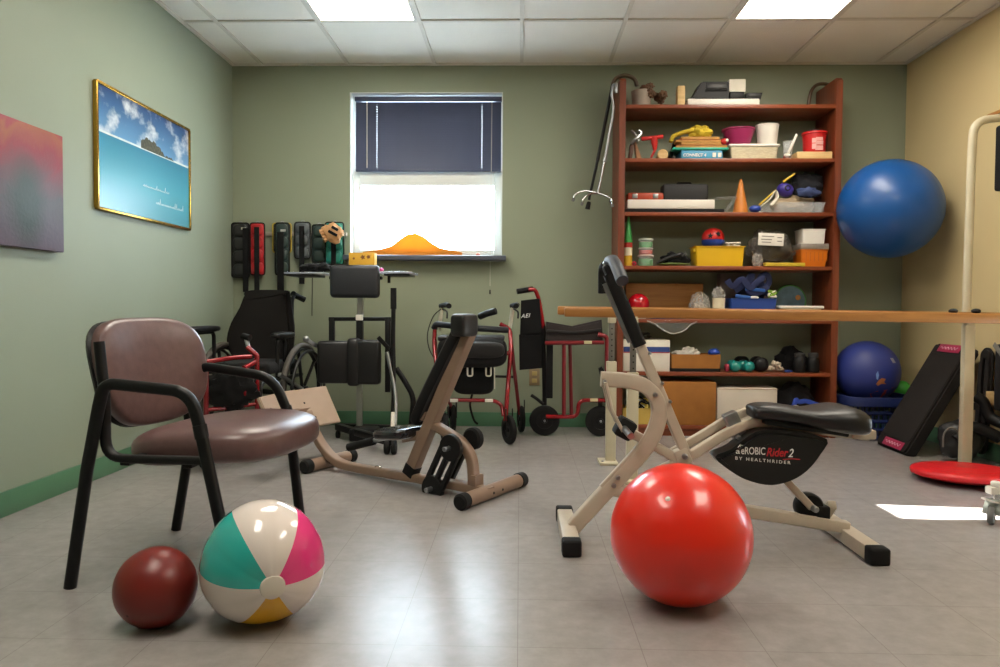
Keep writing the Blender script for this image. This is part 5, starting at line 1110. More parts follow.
m = MB(); m.box((sx(763, 5.0), 5.08, Z+.02), (.11, .14, .028), bev=.003); single(m, 'yellow_pad', mat('yellow_pad', 'cfa61f', .5), 'yellow pad inside the translucent tub', 'pad', (sx(763, 5.0), 5.08, Z+.006))
m = MB(); m.box((sx(739, 5.0), 5.08, Z+.032), (.09, .14, .05), bev=.004); single(m, 'wooden_tiles', pale_wood, 'stack of pale wood pieces inside the translucent tub', 'block', (sx(739, 5.0), 5.08, Z+.006))
zl = zt+.003
cx, w_ = ext(723.5, 756, 5.0); h_ = at(740, 127, 5.0).z-zl; r_ = w_/2; m = MB(); m.lathe([(0, 0), (r_*.62, 0), (r_*.72, .01), (r_*.93, h_*.75), (r_*.95, h_*.9), (r_*1.02, h_*.93), (r_*1.02, h_), (r_*.96, h_), (r_*.9, h_*.75), (r_*.66, .016), (0, .012)], (cx, 5.08, zl), seg=40); single(m, 'mixing_bowl', mat('magenta_plastic', '8f1e52', .35, 0, .05, 8), 'magenta plastic bowl standing on the lidded tub', 'bowl', (cx, 5.08, zl))
cx, w_ = ext(757, 780, 5.0); h_ = at(767, 123, 5.0).z-zl; r_ = w_/2; m = MB(); m.lathe([(0, 0), (r_*.78, 0), (r_*.82, .004), (r_*.97, h_*.95), (r_*1.02, h_*.96), (r_*1.02, h_), (r_*.95, h_), (r_*.8, .01), (0, .008)], (cx, 5.07, zl), seg=40); single(m, 'plastic_bucket', white_plastic, 'plain white plastic bucket standing on the lidded tub', 'bucket', (cx, 5.07, zl))
cx, w_ = ext(779.5, 791.5, 5.1); h_ = at(790, 139, 5.02).z-Z; r_ = w_/2-.004; m = MB(); m.lathe([(0, 0), (r_*.72, 0), (r_*.97, h_*.96), (r_*1.02, h_*.97), (r_*1.02, h_), (r_*.95, h_), (r_*.7, .004), (0, .004)], (cx, 5.09, Z), seg=36); single(m, 'clear_bowl', clear_plastic, 'clear plastic bowl between the lidded tub and the red canister', 'bowl', (cx, 5.08, Z))
c = V((cx-.008, 5.09, Z+.03)); m = MB(); m.ell(c, (.022, .022, .022)); single(m, 'soft_ball', mat('dusty_pink', '9a5a52', .8), 'dusty pink ball inside the clear bowl', 'ball', (c.x, c.y, Z+.006))
t = thing('white_brush', 'white-handled brush leaning across the clear bowl', 'brush', (cx, 5.0, Z+.02)); m = MB(); m.bar(at(797, 134, 4.99), at(788, 154, 4.985), .016, .007, up=(0, 1, 0)); m.build('handle', white_plastic, t)
m = MB(); m.ell(at(787, 155, 4.985), (.02, .012, .012)); m.build('head', paper, t)
o, c, s = bx('wooden_plank', 'short pale wooden plank under the red canister', 'plank', 795.5, 830.5, 151.5, Z, pale_wood, 4.97, .16, .003)
zl = c.z+s[2]/2+e_; cx, w_ = ext(804.5, 828, 4.99); h_ = at(816, 130.5, 4.99).z-zl; r_ = w_/2; t = thing('red_canister', 'red plastic canister with white printing and black lid on the short plank', 'canister', (cx, 5.06, zl))
m = MB(); m.lathe([(0, 0), (r_*.88, 0), (r_*.9, .004), (r_*.98, h_*.88), (r_*1.06, h_*.9), (r_*1.06, h_), (r_*.95, h_), (0, h_*.98)], (cx, 5.06, zl), seg=40); m.build('tub', mat('canister_red', 'c01a1d', .35, 0, .05, 8), t)
m = MB(); m.lathe([(0, 0), (r_*.8, 0), (r_*.8, .012), (r_*.7, .016), (0, .016)], (cx, 5.06, zl+h_*.985), seg=36); m.build('lid', black_plastic, t)
for u, v, ww, hh in ((-.35, .55, .03, .03), (-.36, .28, .028, .035), (.08, .62, .045, .02), (.08, .44, .05, .025), (.08, .2, .05, .03)):
    a = u*1.0; rr = r_*(.905+.07*v); m = MB(); p = V((cx+rr*math.sin(a), 5.06-rr*math.cos(a), zl+h_*v)); m.box(p, (ww, .003, hh), rz(a), 0); m.build('printed_panel', mat('pale_print', 'd9a09a', .5), t)
# ---- third shelf
Z = SZ[2]+e_
o, c, s = bx('foam_mat', 'flat black mat under the long white box on the third shelf', 'mat', 624.5, 724, 208.8, Z, black_rubber, 4.98, .24, .006)
zt = c.z+s[2]/2+e_; o, c, s = bx('flat_box', 'long flat white box on the third shelf', 'box', 627, 714, 199.5, zt, mat('white_card', 'd6cfc6', .6, 0, .04, 8), 4.98, .22, .004)
zt = c.z+s[2]/2+e_
cx, w_ = ext(627.5, 663.5, 5.02); t = thing('orange_case', 'orange-red case with grey latches on the long white box', 'case', (cx, 5.1, zt)); h_ = at(645, 192, 5.02).z-zt
m = MB(); m.box((cx, 5.1, zt+h_/2), (w_, .13, h_), bev=.012, seg=3); m.build('shell', mat('orange_red_plastic', '9c381c', .4, 0, .08, 9), t)
for k in (-.3, .27):
    m = MB(); m.box((cx+k*w_, 5.034, zt+h_*.55), (.035, .01, .03), bev=.003); m.build('latch', steel, t)
cx, w_ = ext(663, 708.5, 5.04); t = thing('tool_case', 'black hard case with handle on the long white box', 'case', (cx, 5.12, zt)); h_ = at(686, 183, 5.04).z-zt
m = MB(); m.box((cx, 5.12, zt+h_/2), (w_, .12, h_), bev=.014, seg=3); m.build('shell', mat('case_black', '121215', .6, 0, .1, 12, .2, 200), t)
m = MB(); m.tube(fillet([V((cx-.05, 5.12, zt+h_-.006)), V((cx-.045, 5.12, zt+h_+.014)), V((cx+.045, 5.12, zt+h_+.014)), V((cx+.05, 5.12, zt+h_-.006))], .01), .006, 8); m.build('handle', black_plastic, t)
t = thing('clear_stand', 'clear bent plastic stand between the long white box and the orange cone', 'stand', (sx(724, 5.05), 5.08, Z))
q = [at(714.5, 198.5, 5.06), at(735, 198, 5.06), at(724, 210, 5.06), V((at(730, 211, 5.06).x, 5.06, Z+.003))]; m = MB(); m.sweep(q[:1]+[q[1]]+[V((q[2].x, 5.06, Z+.004))], rrect(.12, .004, .001), up=(0, 0, 1)); m.build('bent_sheet', clear_plastic, t)
cx, w_ = ext(734, 749, 5.02); h_ = at(740, 178.5, 5.04).z-Z; m = MB(); r_ = w_/2; m.lathe([(0, 0), (r_, 0), (r_, .01), (r_*.85, h_*.25), (r_*.2, h_*.95), (r_*.12, h_), (0, h_)], (cx, 5.06, Z), seg=32); single(m, 'training_cone', mat('orange_cone', 'c0752b', .5, 0, .1, 10), 'tall plain orange cone on the third shelf', 'cone', (cx, 5.06, Z))
bluep = mat('toy_blue', '1f3b8c', .4, 0, .08, 10); yelp = mat('toy_yellow', 'c9a92b', .45, 0, .08, 10)
t = thing('paddle_toy', 'yellow stick with blue round base and white strap, right of the orange cone', 'toy', (sx(755, 5.0), 5.02, Z))
m = MB(); c = V((sx(754, 4.985), 4.98, Z+.024)); m.ell(c, (.038, .026, .024)); m.build('base', bluep, t); m = MB(); m.bar(at(759, 205, 4.975), at(776, 190, 4.965), .016, .01); m.build('stick', yelp, t)
m = MB(); m.sweep(curve([at(761, 206, 4.97), at(770, 199, 4.965), at(775, 191, 4.965), at(777, 198, 4.965), at(771, 205, 4.965)], 4), rrect(.03, .008, .003)); m.build('strap', paper, t)
cx, w_ = ext(763, 826, 5.0); t = thing('clear_tray', 'clear shallow tray of beige cloths at the right of the third shelf', 'tray', (cx, 5.06, Z)); m = MB(); m.tub((cx, 5.09, Z), w_*.95, .2, .065, .94); m.build('tray', clear_plastic, t)
c = V((sx(795, 5.02), 5.09, Z+.062)); m = MB(); m.heap(c, (.145, .062, .058), 9, .3, 2.4, 48, 26); single(m, 'folded_cloths', mat('beige_cloth', 'a8967c', .9, 0, .2, 12, .3, 120, col2='8d7a60'), 'heap of beige cloths in the clear shallow tray', 'cloth', (c.x, c.y, Z+.01))
c = at(785, 190, 5.06); m = MB(); m.ell(c, (.053, .05, .046), Matrix.Rotation(.4, 3, 'Y'), 1, .8); m.mi = 1; m.lathe([(.012, 0), (.02, .004), (.012, .008)], c+V((0, -.045, .005)), (0, -1, .1), 16); single(m, 'spiky_ball', [mat('purple_plastic', '3a2f86', .45, 0, .1, 10), black_plastic], 'violet-blue hollow ball lying on the beige cloths', 'ball', (c.x, c.y, c.z-.05))
m = MB(); m.bar(at(783, 182, 5.03), at(795, 173.5, 5.02), .022, .014, bev=.004); single(m, 'yellow_bar', yelp, 'short yellow bar poking up behind the violet-blue ball', 'bar', at(783, 182, 5.03))
c = at(811, 186, 5.13); m = MB(); m.heap(c-V((.03, .01, 0)), (.105, .07, .085), 14, .28, 2.2, 44, 26, floor=False); single(m, 'fabric_bag', mat('navy_black_cloth', '16181f', .85, 0, .25, 10, .3, 200), 'dark bulging cloth bag at the right end of the third shelf', 'bag', (c.x, c.y, c.z-.09))
c = at(811, 193, 5.0); m = MB(); m.heap(c-V((.02, 0, -.006)), (.07, .022, .032), 21, .4, 2.6, 36, 20, floor=False); single(m, 'denim_cloth', mat('denim', '36436a', .9, 0, .2, 12, .3, 200), 'crumpled blue cloth in front of the dark bulging bag', 'cloth', (c.x, c.y, c.z-.04))
# ---- fourth shelf
Z = SZ[3]+e_
cx, w_ = ext(624.5, 633, 4.99); r_ = w_/2; Y = 5.02; z = Z
def cup(name, col, y1, label, taper=.94):
    global z
    zt = at(628, y1, Y).z; h_ = zt-z; m = MB(); m.lathe([(0, 0), (r_, 0), (r_, h_*.1), (r_*taper, h_-.002), (0, h_-.002)], (cx, Y, z), seg=28); single(m, name, mat(name+'_plastic', col, .4, 0, .05, 8), label, 'cup', (cx, Y, z)); z = zt
cup('stacking_cup', 'cfa323', 255.5, 'yellow stacking cup at the bottom of the cone tower', .98); cup('white_cup', 'd8cfb4', 247.5, 'cream stacking cup above the yellow cup in the cone tower', .98); cup('red_cup', 'a82a24', 242.5, 'red stacking ring under the green cone', .98)
h_ = at(628, 217, Y).z-z; m = MB(); m.lathe([(0, 0), (r_, 0), (r_, .006), (r_*.25, h_*.97), (r_*.12, h_), (0, h_)], (cx, Y, z), seg=28); single(m, 'stacking_cone', mat('green_plastic', '2f8a3d', .4, 0, .06, 8), 'green cone on top of the tower at the left of the fourth shelf', 'cone', (cx, Y, z))
m = MB(); q = V((sx(634.5, 4.97), 4.975, Z+.014)); m.sweep([q+V((.011*math.cos(a), 0, .011*math.sin(a))) for a in [2*PI*i/20 for i in range(20)]], circ(.0045, 8), closed=True, up=(0, 1, 0)); single(m, 'small_ring', mat('crimson_plastic', 'b3123a', .4), 'tiny crimson ring at the foot of the cone tower', 'ring', (q.x, q.y, Z))
def putty(x0, x1, y0, y1, colb, colt, label, lidc):
    cx, w_ = ext(x0, x1, 5.0); r_ = w_/2; zb, zt = at(647, y1, 5.0).z, at(647, y0, 5.0).z; zb = max(zb, Z); h_ = zt-zb; t = thing('putty_jar', label, 'jar', (cx, 5.04, zb), None)
    m = MB(); m.lathe([(0, 0), (r_*.9, 0), (r_, h_*.1), (r_, h_*.62), (0, h_*.62)], (cx, 5.04, zb), seg=30); m.build('putty', mat('putty_'+colb, colb, .35, 0, .08, 8), t)
    m = MB(); m.lathe([(r_*1.03, h_*.05), (r_*1.03, h_*.86)], (cx, 5.04, zb), seg=30); m.build('jar_wall', clear_plastic, t)
    m = MB(); m.lathe([(0, h_*.84), (r_*1.1, h_*.84), (r_*1.1, h_*.96), (r_*1.0, h_), (0, h_)], (cx, 5.04, zb), seg=30); m.build('lid', mat('lid_'+lidc, lidc, .4), t)
putty(639.5, 654, 254.5, 266, '3f9a50', '', 'lower of two stacked jars of green putty, with red-white lid', 'c9b4ac')
putty(640, 653.5, 247.5, 254, 'b8433c', '', 'jar of red putty in the middle of the stacked jars', 'd0c4bb')
putty(640, 653.5, 238.5, 247.2, '3f9a50', '', 'uppermost stacked jar holding green putty under a clear lid', 'c5c9be')
c = V((sx(677, 5.03), 5.07, Z+.045)); t = thing('sports_bag', 'limp black and olive bag on the fourth shelf beside the yellow bin', 'bag', (c.x, c.y, Z))
m = MB(); m.heap(c+V((-.0, .01, .0)), (.085, .06, .05), 31, .35, 2.2, 44, 24); m.build('body', black_cloth, t)
m = MB(); m.ell(V((sx(675, 4.99), 5.02, Z+.012)), (.11, .05, .012), nu=30, nv=8); m.build('flap', mat('olive_cloth', '4e5a22', .8, 0, .2, 14, .2, 150), t)
m = MB(); m.tube(curve([c+V((-.13, -.03, -.03)), c+V((-.08, -.04, .0)), c+V((-.02, -.06, .02)), c+V((.02, -.06, .035))], 4), .012, 8); m.build('strap', black_vinyl, t)
m = MB(); m.tube(curve([c+V((.03, -.065, .02)), c+V((.04, -.07, .035)), c+V((.055, -.07, .03)), c+V((.045, -.07, .05))], 4), .004, 6); m.build('clip', steel, t)
cx, w_ = ext(695, 746.5, 4.985); h_ = at(720, 246.5, 4.985).z-Z; t = thing('storage_bin', 'bright yellow open bin on the fourth shelf', 'bin', (cx, 5.08, Z)); m = MB(); m.tub((cx, 5.085, Z), w_*.95, .18, h_, .95, rim=.008); m.build('bin', mat('yellow_bin', 'd5a915', .4, 0, .04, 6), t)
m = MB(); m.box((cx-w_*.47, 5.05, Z+h_*.82), (.03, .08, .03), bev=.006); m.build('grip', mat('yellow_bin_grip', 'cfa312', .4), t)
c = at(713, 238, 5.07); r_ = .074; t = thing('starred_ball', 'red ball with black stars and blue underside in the yellow bin', 'ball', (c.x, c.y, c.z-r_)); m = MB(); m.ell(c, (r_, r_, r_*.92), nu=32, nv=20); m.build('ball_skin', mat('ball_red', 'bd1f1a', .45, 0, .06, 8), t)
m = MB(); m.lathe([(r_*1.005, -.002), (r_*1.0, -.02), (r_*.9, -.036), (r_*.7, -.052)], c+V((0, 0, -.012)), seg=32); m.build('blue_band', bluep, t)
for ux_, uz_ in ((-.45, .12), (.22, .32)):
    n_ = V((ux_, -math.sqrt(1-ux_**2-uz_**2), uz_)); o_ = c+V((n_.x*r_, n_.y*r_, n_.z*r_*.92)); u_ = V((0, 0, 1)).cross(n_).normalized(); v_ = n_.cross(u_); m = MB(); m.prism([(.021*(1 if i % 2 == 0 else .45)*math.cos(PI*i/5+.3), .021*(1 if i % 2 == 0 else .45)*math.sin(PI*i/5+.3)) for i in range(10)], o_+n_*.0005, u_, v_, .004, 0); m.build('printed_star', black_plastic, t)
c = at(732, 244.5, 5.05); m = MB(); m.tube(curve([c+V((.035*math.cos(i*1.9)+.01*i*.3-.02, .02*math.sin(i*2.3), .010*math.sin(i*1.1))) for i in range(14)], 5), .006, 8); single(m, 'coiled_rope', paper, 'tangle of white rope at the right end of the yellow bin', 'rope', c)
c = at(774, 247, 5.07); t = thing('plastic_bag', 'clear plastic bag of dark pads with white label on the fourth shelf', 'bag', (c.x, c.y, Z)); m = MB(); m.heap(V((c.x-.015, 5.09, Z+.125)), (.13, .07, .10), 41, .25, 2.2, 44, 24); m.build('dark_pads', mat('dark_pads', '2b2624', .5, 0, .3, 10, .4, 40), t)
m = MB(); m.heap(V((c.x-.025, 5.085, Z+.128)), (.148, .085, .115), 44, .24, 2.4, 48, 28); m.build('film', smoke_film, t)
m = MB(); m.heap(V((c.x-.12, 5.03, Z+.04)), (.035, .025, .045), 47, .4, 3, 24, 14); m.build('film_fold', clear_film, t)
cc = at(771, 239.5, 4.965); m = MB(); m.box(cc, (.165, .004, .08), Matrix.Rotation(.04, 3, 'Y'), .001); lb = m.build('label_card', white_plastic, t)
for k, (u, v, ww) in enumerate(((-.02, .02, .08), (-.03, .0, .07), (-.03, -.018, .06), (.055, .012, .03), (.055, -.012, .03))):
    m = MB(); m.box(cc+V((u, -.0025, v)), (ww, .001, .006), Matrix.Rotation(.04, 3, 'Y'), 0); m.build('printed_line', mat('grey_print', '7d7872', .6), lb)
bx('booklet', 'thin yellow booklet lying under the front of the clear plastic bag', 'booklet', 766, 805.5, 262.6, Z, mat('yellow_booklet', 'c3a62c', .6), 4.952, .05, .001)
cx, w_ = ext(800.5, 829, 4.985); h_ = at(817, 250, 4.985).z-Z; t = thing('storage_bin', 'orange open bin at the right end of the fourth shelf', 'bin', (cx, 5.06, Z)); m = MB(); m.tub((cx, 5.07, Z), w_*.97, .17, h_, .86, rim=.006); m.build('bin', mat('orange_bin', 'cf6f12', .4, 0, .05, 6), t)
for k in range(-3, 4):
    m = MB(); m.box((cx+k*.027, 5.07-.17/2*.955-.001, Z+h_*.6), (.004, .004, h_*.55), bev=0); m.build('rib', mat('orange_bin_rib', 'b95f10', .4), t)
zb = Z+h_+.005; zt = at(817, 243.5, 4.985).z; m = MB(); m.box((cx, 5.07, (zb+zt)/2), (w_*1.0, .18, zt-zb), bev=.006); single(m, 'clear_lid_tray', clear('milky_plastic', 'b9aca0', .55, .3), 'clear shallow tray lying on the orange bin', 'tray', (cx, 5.07, zb))
cx, w_ = ext(802.5, 826, 4.99); zb = zt+e_; h_ = at(817, 229.5, 4.99).z-zb; m = MB(); m.tub((cx, 5.07, zb), w_*.98, .16, h_, .93, rim=.003); single(m, 'storage_bin', white_plastic, 'white open bin stacked above the orange bin', 'bin', (cx, 5.07, zb))
# ---- fifth shelf
Z = SZ[4]+e_
bx('wooden_board', 'wide plywood board standing at the back of the fifth shelf', 'board', 620.5+6, 704, 283.5, Z, plywood, 5.2, .025, .004)
c = V((sx(638.5, 5.05), 5.05, Z+.069)); c = at(638.5, 304, 5.05); r_ = .072; m = MB(); m.ell(c, (r_, r_, r_), nu=36, nv=22); m.mi = 1; m.cyl(c+V((0, -r_+.004, .0)), c+V((0, -r_-.001, 0)), .004, 10, 0); single(m, 'therapy_ball', [mat('shiny_red', 'b0121f', .2, 0, .05, 6, coat=.4), black_rubber], 'shiny red ball in front of the plywood board on the fifth shelf', 'ball', (c.x, c.y, c.z-r_))
hb_ = c.z-r_-e_-Z
bx('flat_box', 'flat grey box under the shiny red ball', 'box', 627.5, 652, 0, Z, cardboard, 4.99, .15, .004, ybot=None) if False else None
cx, w_ = ext(630, 650, 4.99); m = MB(); m.tub((cx, 5.05, Z), .12, .12, max(.02, hb_+.012), .8); single(m, 'ball_cup', white_plastic, 'low white dish holding the shiny red ball', 'dish', (cx, 5.05, Z))
cx, w_ = ext(653, 685, 4.99); zt = at(672, 308, 4.99).z; t = thing('blue_crate', 'blue flat-lidded box behind the wooden rail on the fifth shelf', 'box', (cx, 5.07, Z)); m = MB(); m.box((cx, 5.07, (Z+zt)/2-.004), (w_*.96, .15, zt-Z-.008), bev=.004); m.build('carton', bluep, t)
m = MB(); m.box((cx, 5.07, zt-.004), (w_, .16, .009), bev=.003); m.build('lid', mat('lid_blue', '2a5590', .4), t)
c = at(701, 303, 5.02); t = thing('plastic_bag', 'crumpled clear plastic bag resting above the rail on the fifth shelf', 'bag', (c.x, c.y, Z)); m = MB(); m.heap(V((c.x, 5.07, Z+.055)), (.055, .06, .05), 50, .3, 3, 30, 18); m.build('contents', mat('beige_contents', '9d8d78', .8, 0, .2, 14), t)
m = MB(); m.heap(V((c.x, 5.065, Z+.085)), (.068, .07, .088), 53, .3, 2.2, 44, 26); m.build('film', clear_film, t)
cx, w_ = ext(714.5, 727.5, 5.0); zt = at(721, 298, 5.0).z; r_ = w_/2; t = thing('cream_cup', 'cream cup with a clear bag stuffed in it on the fifth shelf', 'cup', (cx, 5.04, Z)); h_ = zt-Z; m = MB(); m.lathe([(0, 0), (r_*.9, 0), (r_, h_), (r_*.93, h_), (r_*.85, .01), (0, .008)], (cx, 5.04, Z), seg=30); m.build('cup', cream_plastic, t)
m = MB(); m.heap(V((cx, 5.04, zt+.025)), (r_*.95, r_*.95, .045), 57, .45, 3, 30, 18, floor=False); m.build('bag_top', clear_film, t)
bx('grey_box', 'pinkish grey box at the back behind the blue straps', 'box', 721, 770, 273.5, Z, mat('pink_grey_card', '6e625c', .7, 0, .06, 9), 5.17, .1)
cx, w_ = ext(731, 779, 4.98); zt = at(755, 299, 4.98).z; t = thing('storage_bin', 'deep blue open bin on the fifth shelf', 'bin', (cx, 5.06, Z)); m = MB(); m.tub((cx, 5.065, Z), w_*.97, .16, zt-Z, .95); m.build('bin', mat('blue_bin', '1b3f8a', .45, 0, .06, 8), t)
nv = mat('navy_strap', '1a2550', .7, 0, .15, 20, .2, 200)
random.seed(12)
for k, (px, lb) in enumerate((([(727, 280), (733, 286), (742, 279), (750, 288), (757, 282), (764, 277)], 'long navy strap draped highest over the deep blue bin'), ([(735, 291), (744, 284), (752, 275), (748, 290), (758, 293), (768, 286)], 'navy strap twisted upright in the middle of the deep blue bin'), ([(760, 291), (769, 283), (767, 275), (760, 278), (764, 290), (772, 296)], 'navy strap curled in a loop at the right of the deep blue bin'))):
    q = curve([at(x, y, 4.975+.022*k+.003*(i % 2)) for i, (x, y) in enumerate(px)], 5); m = MB(); m.sweep(q, rrect(.04, .010, .004), up=(0, 1, .3)); single(m, 'webbing_strap', nv, lb, 'strap', q[0])
c = at(752, 293, 5.08); m = MB(); m.heap(c, (.10, .04, .055), 61, .25, 2.4, 40, 22, floor=False); single(m, 'navy_pouch', mat('navy_cloth', '161c33', .85, 0, .2, 12, .3, 200), 'dark navy pouch filling the deep blue bin', 'pouch', (c.x, c.y, c.z-.06))
for x, y, ww in ((755, 290, .13), (743, 297, .10)):
    c = at(x, y, 4.99); m = MB(); m.bar(c+V((-ww/2, 0, .008)), c+V((ww/2, .0, -.004)), .02, .022, bev=.006); single(m, 'foam_roll', mat('mid_blue', '2a5aa5', .45), 'mid-blue foam handle in the deep blue bin, %s' % ('upper one' if y < 294 else 'lower one'), 'handle', c)
c = at(754, 297.5, 4.995); m = MB(); m.ell(c, (.032, .015, .010)); single(m, 'white_clip', white_plastic, 'small white clip at the front edge of the deep blue bin', 'clip', c)
c = at(772, 294, 5.0); t = thing('tangled_toy', 'green and white tangled toy at the right end of the deep blue bin', 'toy', c)
for k, cc_ in enumerate((mat('lime_plastic', '7aa032', .5), white_plastic)):
    m = MB(); m.tube(curve([c+V((.03*math.sin(i*2.1+k), .01*math.cos(i*1.7), .02*math.cos(i*1.3+k*2))) for i in range(8)], 4), .006, 8); m.build('coil', cc_, t)
c = at(790, 300.5, 5.19); r_ = .108; t = thing('round_disc_toy', 'round green-rimmed disc with blue face leaning at the back of the fifth shelf', 'disc', (c.x, c.y, c.z-r_)); ax = V((0, -1, .12)); m = MB(); m.lathe([(r_*.9, -.006), (r_, -.006), (r_*1.02, .004), (r_*.98, .012), (r_*.9, .010)], c, ax, 40); m.build('rim', mat('green_rim', '3b7a34', .45), t)
m = MB(); m.lathe([(0, .008), (r_*.92, .008), (r_*.92, -.004), (0, -.004)], c, ax, 40); dk = m.build('face', mat('disc_face', '5f7d8f', .6, 0, .25, 16, col2='47626e'), t)
m = MB(); m.ell(c+V((.05, -.011, .02)), (.018, .002, .018)); m.build('printed_dot', mat('orange_dot', 'a8743a', .6), dk)
cx, w_ = ext(781, 826, 4.97); zt = at(801, 306, 4.97).z; t = thing('white_tray', 'white lidded container at the right of the fifth shelf', 'container', (cx, 5.05, Z)); m = MB(); m.tub((cx, 5.05, Z), w_*.9, .14, zt-Z-.018, .92); m.build('container', cream_plastic, t)
m = MB(); m.box((cx, 5.05, zt-.008), (w_, .155, .02), bev=.008, seg=3); m.build('lid', white_plastic, t)
# loop of clear film hanging over the rail
t = thing('plastic_loop', 'sagging clear plastic film hanging from the underside of the wooden rail', 'plastic film', at(672, 326, 3.62))
yf = 3.63; q = curve([at(647, 321, yf), at(655, 324, yf-.004), at(663, 330, yf-.008), at(673, 333.5, yf-.01), at(684, 330.5, yf-.008), at(690, 325, yf-.004), at(697, 321.5, yf)], 6)
m = MB(); tp_ = [V((v.x, yf, q[0].z+.004)) for v in q]
for a, b_, c_, d_ in zip(q, q[1:], tp_[1:], tp_): m._f([m.bm.verts.new(v) for v in (a, b_, c_, d_)])
bmesh.ops.remove_doubles(m.bm, verts=m.bm.verts[:], dist=1e-5); bmesh.ops.solidify(m.bm, geom=m.bm.faces[:], thickness=.002); m.build('film', clear('thin_film', 'ffffff', .06, .1), t)
m = MB(); m.tube(q, .0035, 6); m.build('rolled_edge', clear('film_edge', 'f0eee8', .4, .15), t)
# ---- sixth shelf
Z = SZ[5]+e_
cx, w_ = ext(624.5, 671.5, 4.975); h_ = at(648, 340, 4.975).z-Z; t = thing('file_box', 'white cardboard box with blue and red stripe on the sixth shelf', 'box', (cx, 5.08, Z)); m = MB(); m.box((cx, 5.085, Z+h_/2), (w_, .21, h_), bev=.003); bx_ = m.build('carton', paper, t)
for z_, hh, cc_ in ((.70, .034, '27407f'), (.60, .007, 'a8404a')):
    m = MB(); m.box((cx, 4.9795, Z+h_*z_), (w_*.99, .002, hh), bev=0); m.build('stripe', mat('stripe_'+cc_, cc_, .6), bx_)
c = V((sx(645, 5.05), 5.08, Z+h_+.022)); m = MB(); m.heap(c, (.05, .05, .022), 70, .5, 3, 30, 16); single(m, 'knit_bag', mat('black_olive_knit', '24241a', .9, 0, .3, 16), 'small dark bundle on top of the blue-striped white box', 'bundle', (c.x, c.y, Z+h_))
cx, w_ = ext(672.5, 723.5, 4.97); h_ = at(698, 354.5, 4.97).z-Z; t = thing('cardboard_tray', 'brown cardboard tray with black base on the sixth shelf', 'tray', (cx, 5.06, Z)); m = MB(); m.tub((cx, 5.06, Z+.022), w_*.97, .17, h_-.026, .985, t=.005, rim=.001, r=.004); m.build('tray', cardboard, t)
m = MB(); m.box((cx, 5.06, Z+.011), (w_*.97, .17, .022), bev=.002); m.build('base', black_plastic, t)
c = V((sx(690, 5.03), 5.05, Z+h_*.86)); m = MB(); m.heap(c, (.085, .048, .05), 73, .45, 2.8, 44, 24); single(m, 'crumpled_paper', mat('white_paper', 'b9b4ab', .7, 0, .06, 12), 'crumpled white paper filling the brown cardboard tray', 'paper', (c.x, c.y, c.z-.04))
c = at(714, 352.5, 5.04); m = MB(); m.ell(c, (.04, .035, .028)); single(m, 'rubber_dome', mat('cobalt_plastic', '1d3f9a', .35), 'shiny cobalt dome at the right end of the brown cardboard tray', 'cap', (c.x, c.y, c.z-.03))
tealp = mat('teal_vinyl', '11807a', .3, 0, .06, 8, coat=.3)
def dumbbell(x, y0, r_, m_, label, Y=4.99, ang=.25, L=.12, grp='dumbbells on the sixth shelf'):
    c = V((sx(x, Y), Y, Z+r_)); d_ = V((math.sin(ang), math.cos(ang), 0)); t = thing('dumbbell', label, 'dumbbell', (c.x, c.y, Z), grp)
    m = MB(); m.tube([c, c+d_*L], r_*.38, 12); m.build('handle', m_, t)
    for k in (0, L):
        m = MB(); m.ell(c+d_*k, (r_, r_*.92, r_), rz(-ang), .9, .85, 26, 16); m.build('weight_head', m_, t)
dumbbell(737.5, 0, .036, tealp, 'left teal vinyl dumbbell on the sixth shelf', ang=.08); dumbbell(751, 0, .036, tealp, 'right teal vinyl dumbbell on the sixth shelf', ang=-.02)
dumbbell(742, 0, .046, black_plastic, 'black dumbbell behind the two teal dumbbells', 5.215, 1.57, .02); dumbbell(763, 0, .048, black_plastic, 'large black dumbbell right of the teal dumbbells', 5.02, .1, .13)
c = V((sx(729.5, 4.98), 5.0, Z+.026)); m = MB(); m.ell(c, (.014, .03, .026), e1=.7, e2=.7); single(m, 'red_grip', mat('rose_rubber', 'a03045', .5), 'small rose-red grip left of the teal dumbbells', 'grip', (c.x, c.y, Z))
t = thing('bone_model', 'small white bony model on the sixth shelf right of the dumbbells', 'model', (sx(775, 5.0), 5.02, Z)); random.seed(5)
bone = mat('bone_white', 'b9aa96', .5, 0, .1, 14)
for k in range(6):
    c = V((sx(773.5+2.2*k, 5.0), 5.02+random.uniform(-.02, .02), Z+.016+(.03 if k in (2, 3) else .0)+random.uniform(0, .008))); m = MB(); m.heap(c, (.017, .016, .016), 80+k, .6, 2.5, 18, 12); m.build('bone', bone, t)
c = V((sx(796, 5.1), 5.15, Z+.07)); m = MB(); m.heap(c, (.10, .055, .08), 90, .3, 2, 40, 22); single(m, 'gear_bag', black_cloth, 'slumped black bag behind the black bottles on the sixth shelf', 'bag', (c.x, c.y, Z))
for x, lb in ((803, 'left of the two squat black bottles on the sixth shelf'), (816.5, 'right of the two squat black bottles on the sixth shelf')):
    cx = sx(x, 5.0); t = thing('black_bottle', lb, 'bottle', (cx, 5.02, Z)); m = MB(); m.lathe([(0, 0), (.038, 0), (.041, .01), (.041, .075), (.034, .095), (.03, .1), (0, .1)], (cx, 5.02, Z), seg=26); m.build('body', black_plastic, t)
    m = MB(); m.lathe([(.031, .1), (.034, .103), (.034, .122), (.028, .128), (0, .128)], (cx, 5.02, Z), seg=22); m.build('cap', mat('charcoal_cap', '2c2b2b', .4), t)
c = V((sx(791, 4.98), 4.985, Z+.008)); m = MB(); m.ell(c, (.028, .014, .008)); single(m, 'blue_clip', bluep, 'small blue clip lying before the slumped black bag', 'clip', (c.x, c.y, Z))
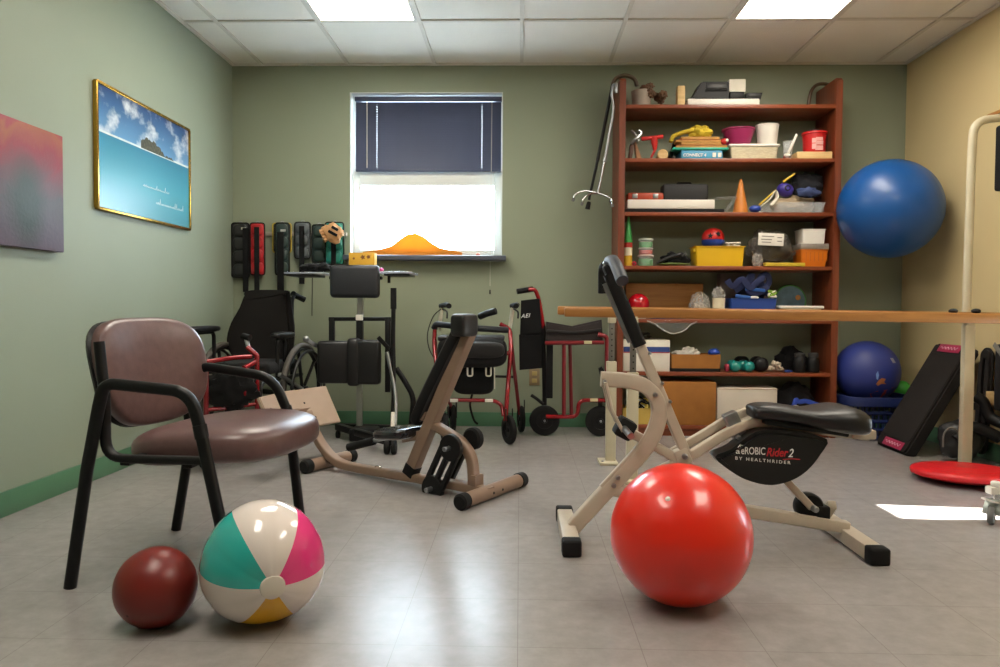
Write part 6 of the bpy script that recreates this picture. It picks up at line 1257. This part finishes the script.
# ---- bottom shelf
Z = SZ[6]+e_
bx('cardboard_carton', 'big plain brown cardboard carton on the bottom shelf', 'carton', 662, 718.5, 382, Z, cardboard, 4.965, .24, .003)
cx, w_ = ext(719.5, 780, 4.975); h_ = at(750, 388, 4.975).z-Z; t = thing('white_carton', 'plain white carton beside the brown carton on the bottom shelf', 'carton', (cx, 5.08, Z)); m = MB(); m.box((cx, 5.085, Z+h_/2), (w_, .22, h_), bev=.003); m.build('carton', mat('off_white_card', 'cfc5b7', .6, 0, .04, 6), t)
m = MB(); m.box((cx, 4.9735, Z+h_-.008), (w_*.96, .002, .002), bev=0); m.build('lid_seam', cardboard, t)
cx, w_ = ext(624, 660, 4.97); h_ = at(640, 409, 4.97).z-Z; t = thing('yellow_tray', 'pale yellow box full of cables on the bottom shelf', 'box', (cx, 5.06, Z)); m = MB(); m.tub((cx, 5.07, Z), w_*.96, .18, h_, .97, rim=.001, r=.005); m.build('tray', mat('pale_yellow', 'bfa24e', .6, 0, .06, 9), t)
random.seed(33)
tc_ = thing('cable_tangle', 'tangle of black, white and yellow cables in the pale yellow box', 'cables', (cx, 5.06, Z+h_*.6))
for mm in (black_rubber, mat('white_cable', 'b9b5a8', .5), yelp):
    m = MB(); q = [V((cx+random.uniform(-.085, .085), 5.07+random.uniform(-.05, .05), Z+h_*.5+random.uniform(0, .12))) for i in range(26)]; m.tube(curve(q, 5), .0055, 6); m.build('cable', mm, tc_)
c = V((sx(797, 5.1), 5.12, Z+.13)); m = MB(); m.heap(c, (.13, .085, .14), 95, .18, 2, 44, 26); single(m, 'duffel_bag', mat('duffel_black', '131317', .85, 0, .25, 9, .3, 150), 'big black duffel bag at the right of the bottom shelf', 'bag', (c.x, c.y, Z))
t = thing('blue_bundle', 'bright blue strap bundle lying on the black duffel bag', 'strap', at(802, 404, 5.0))
m = MB(); m.sweep(curve([at(793, 408, 4.99), at(796, 400, 5.0), at(799, 402, 5.0), at(806, 401, 5.0), at(815, 404, 4.99), at(822, 406, 4.99)], 5), rrect(.03, .008, .003), up=(0, 1, 0)); m.build('strap', mat('bright_blue_strap', '1f3fa0', .6), t)
m = MB(); m.ell(at(795, 407, 4.985), (.03, .012, .012)); m.build('buckle', white_plastic, t)
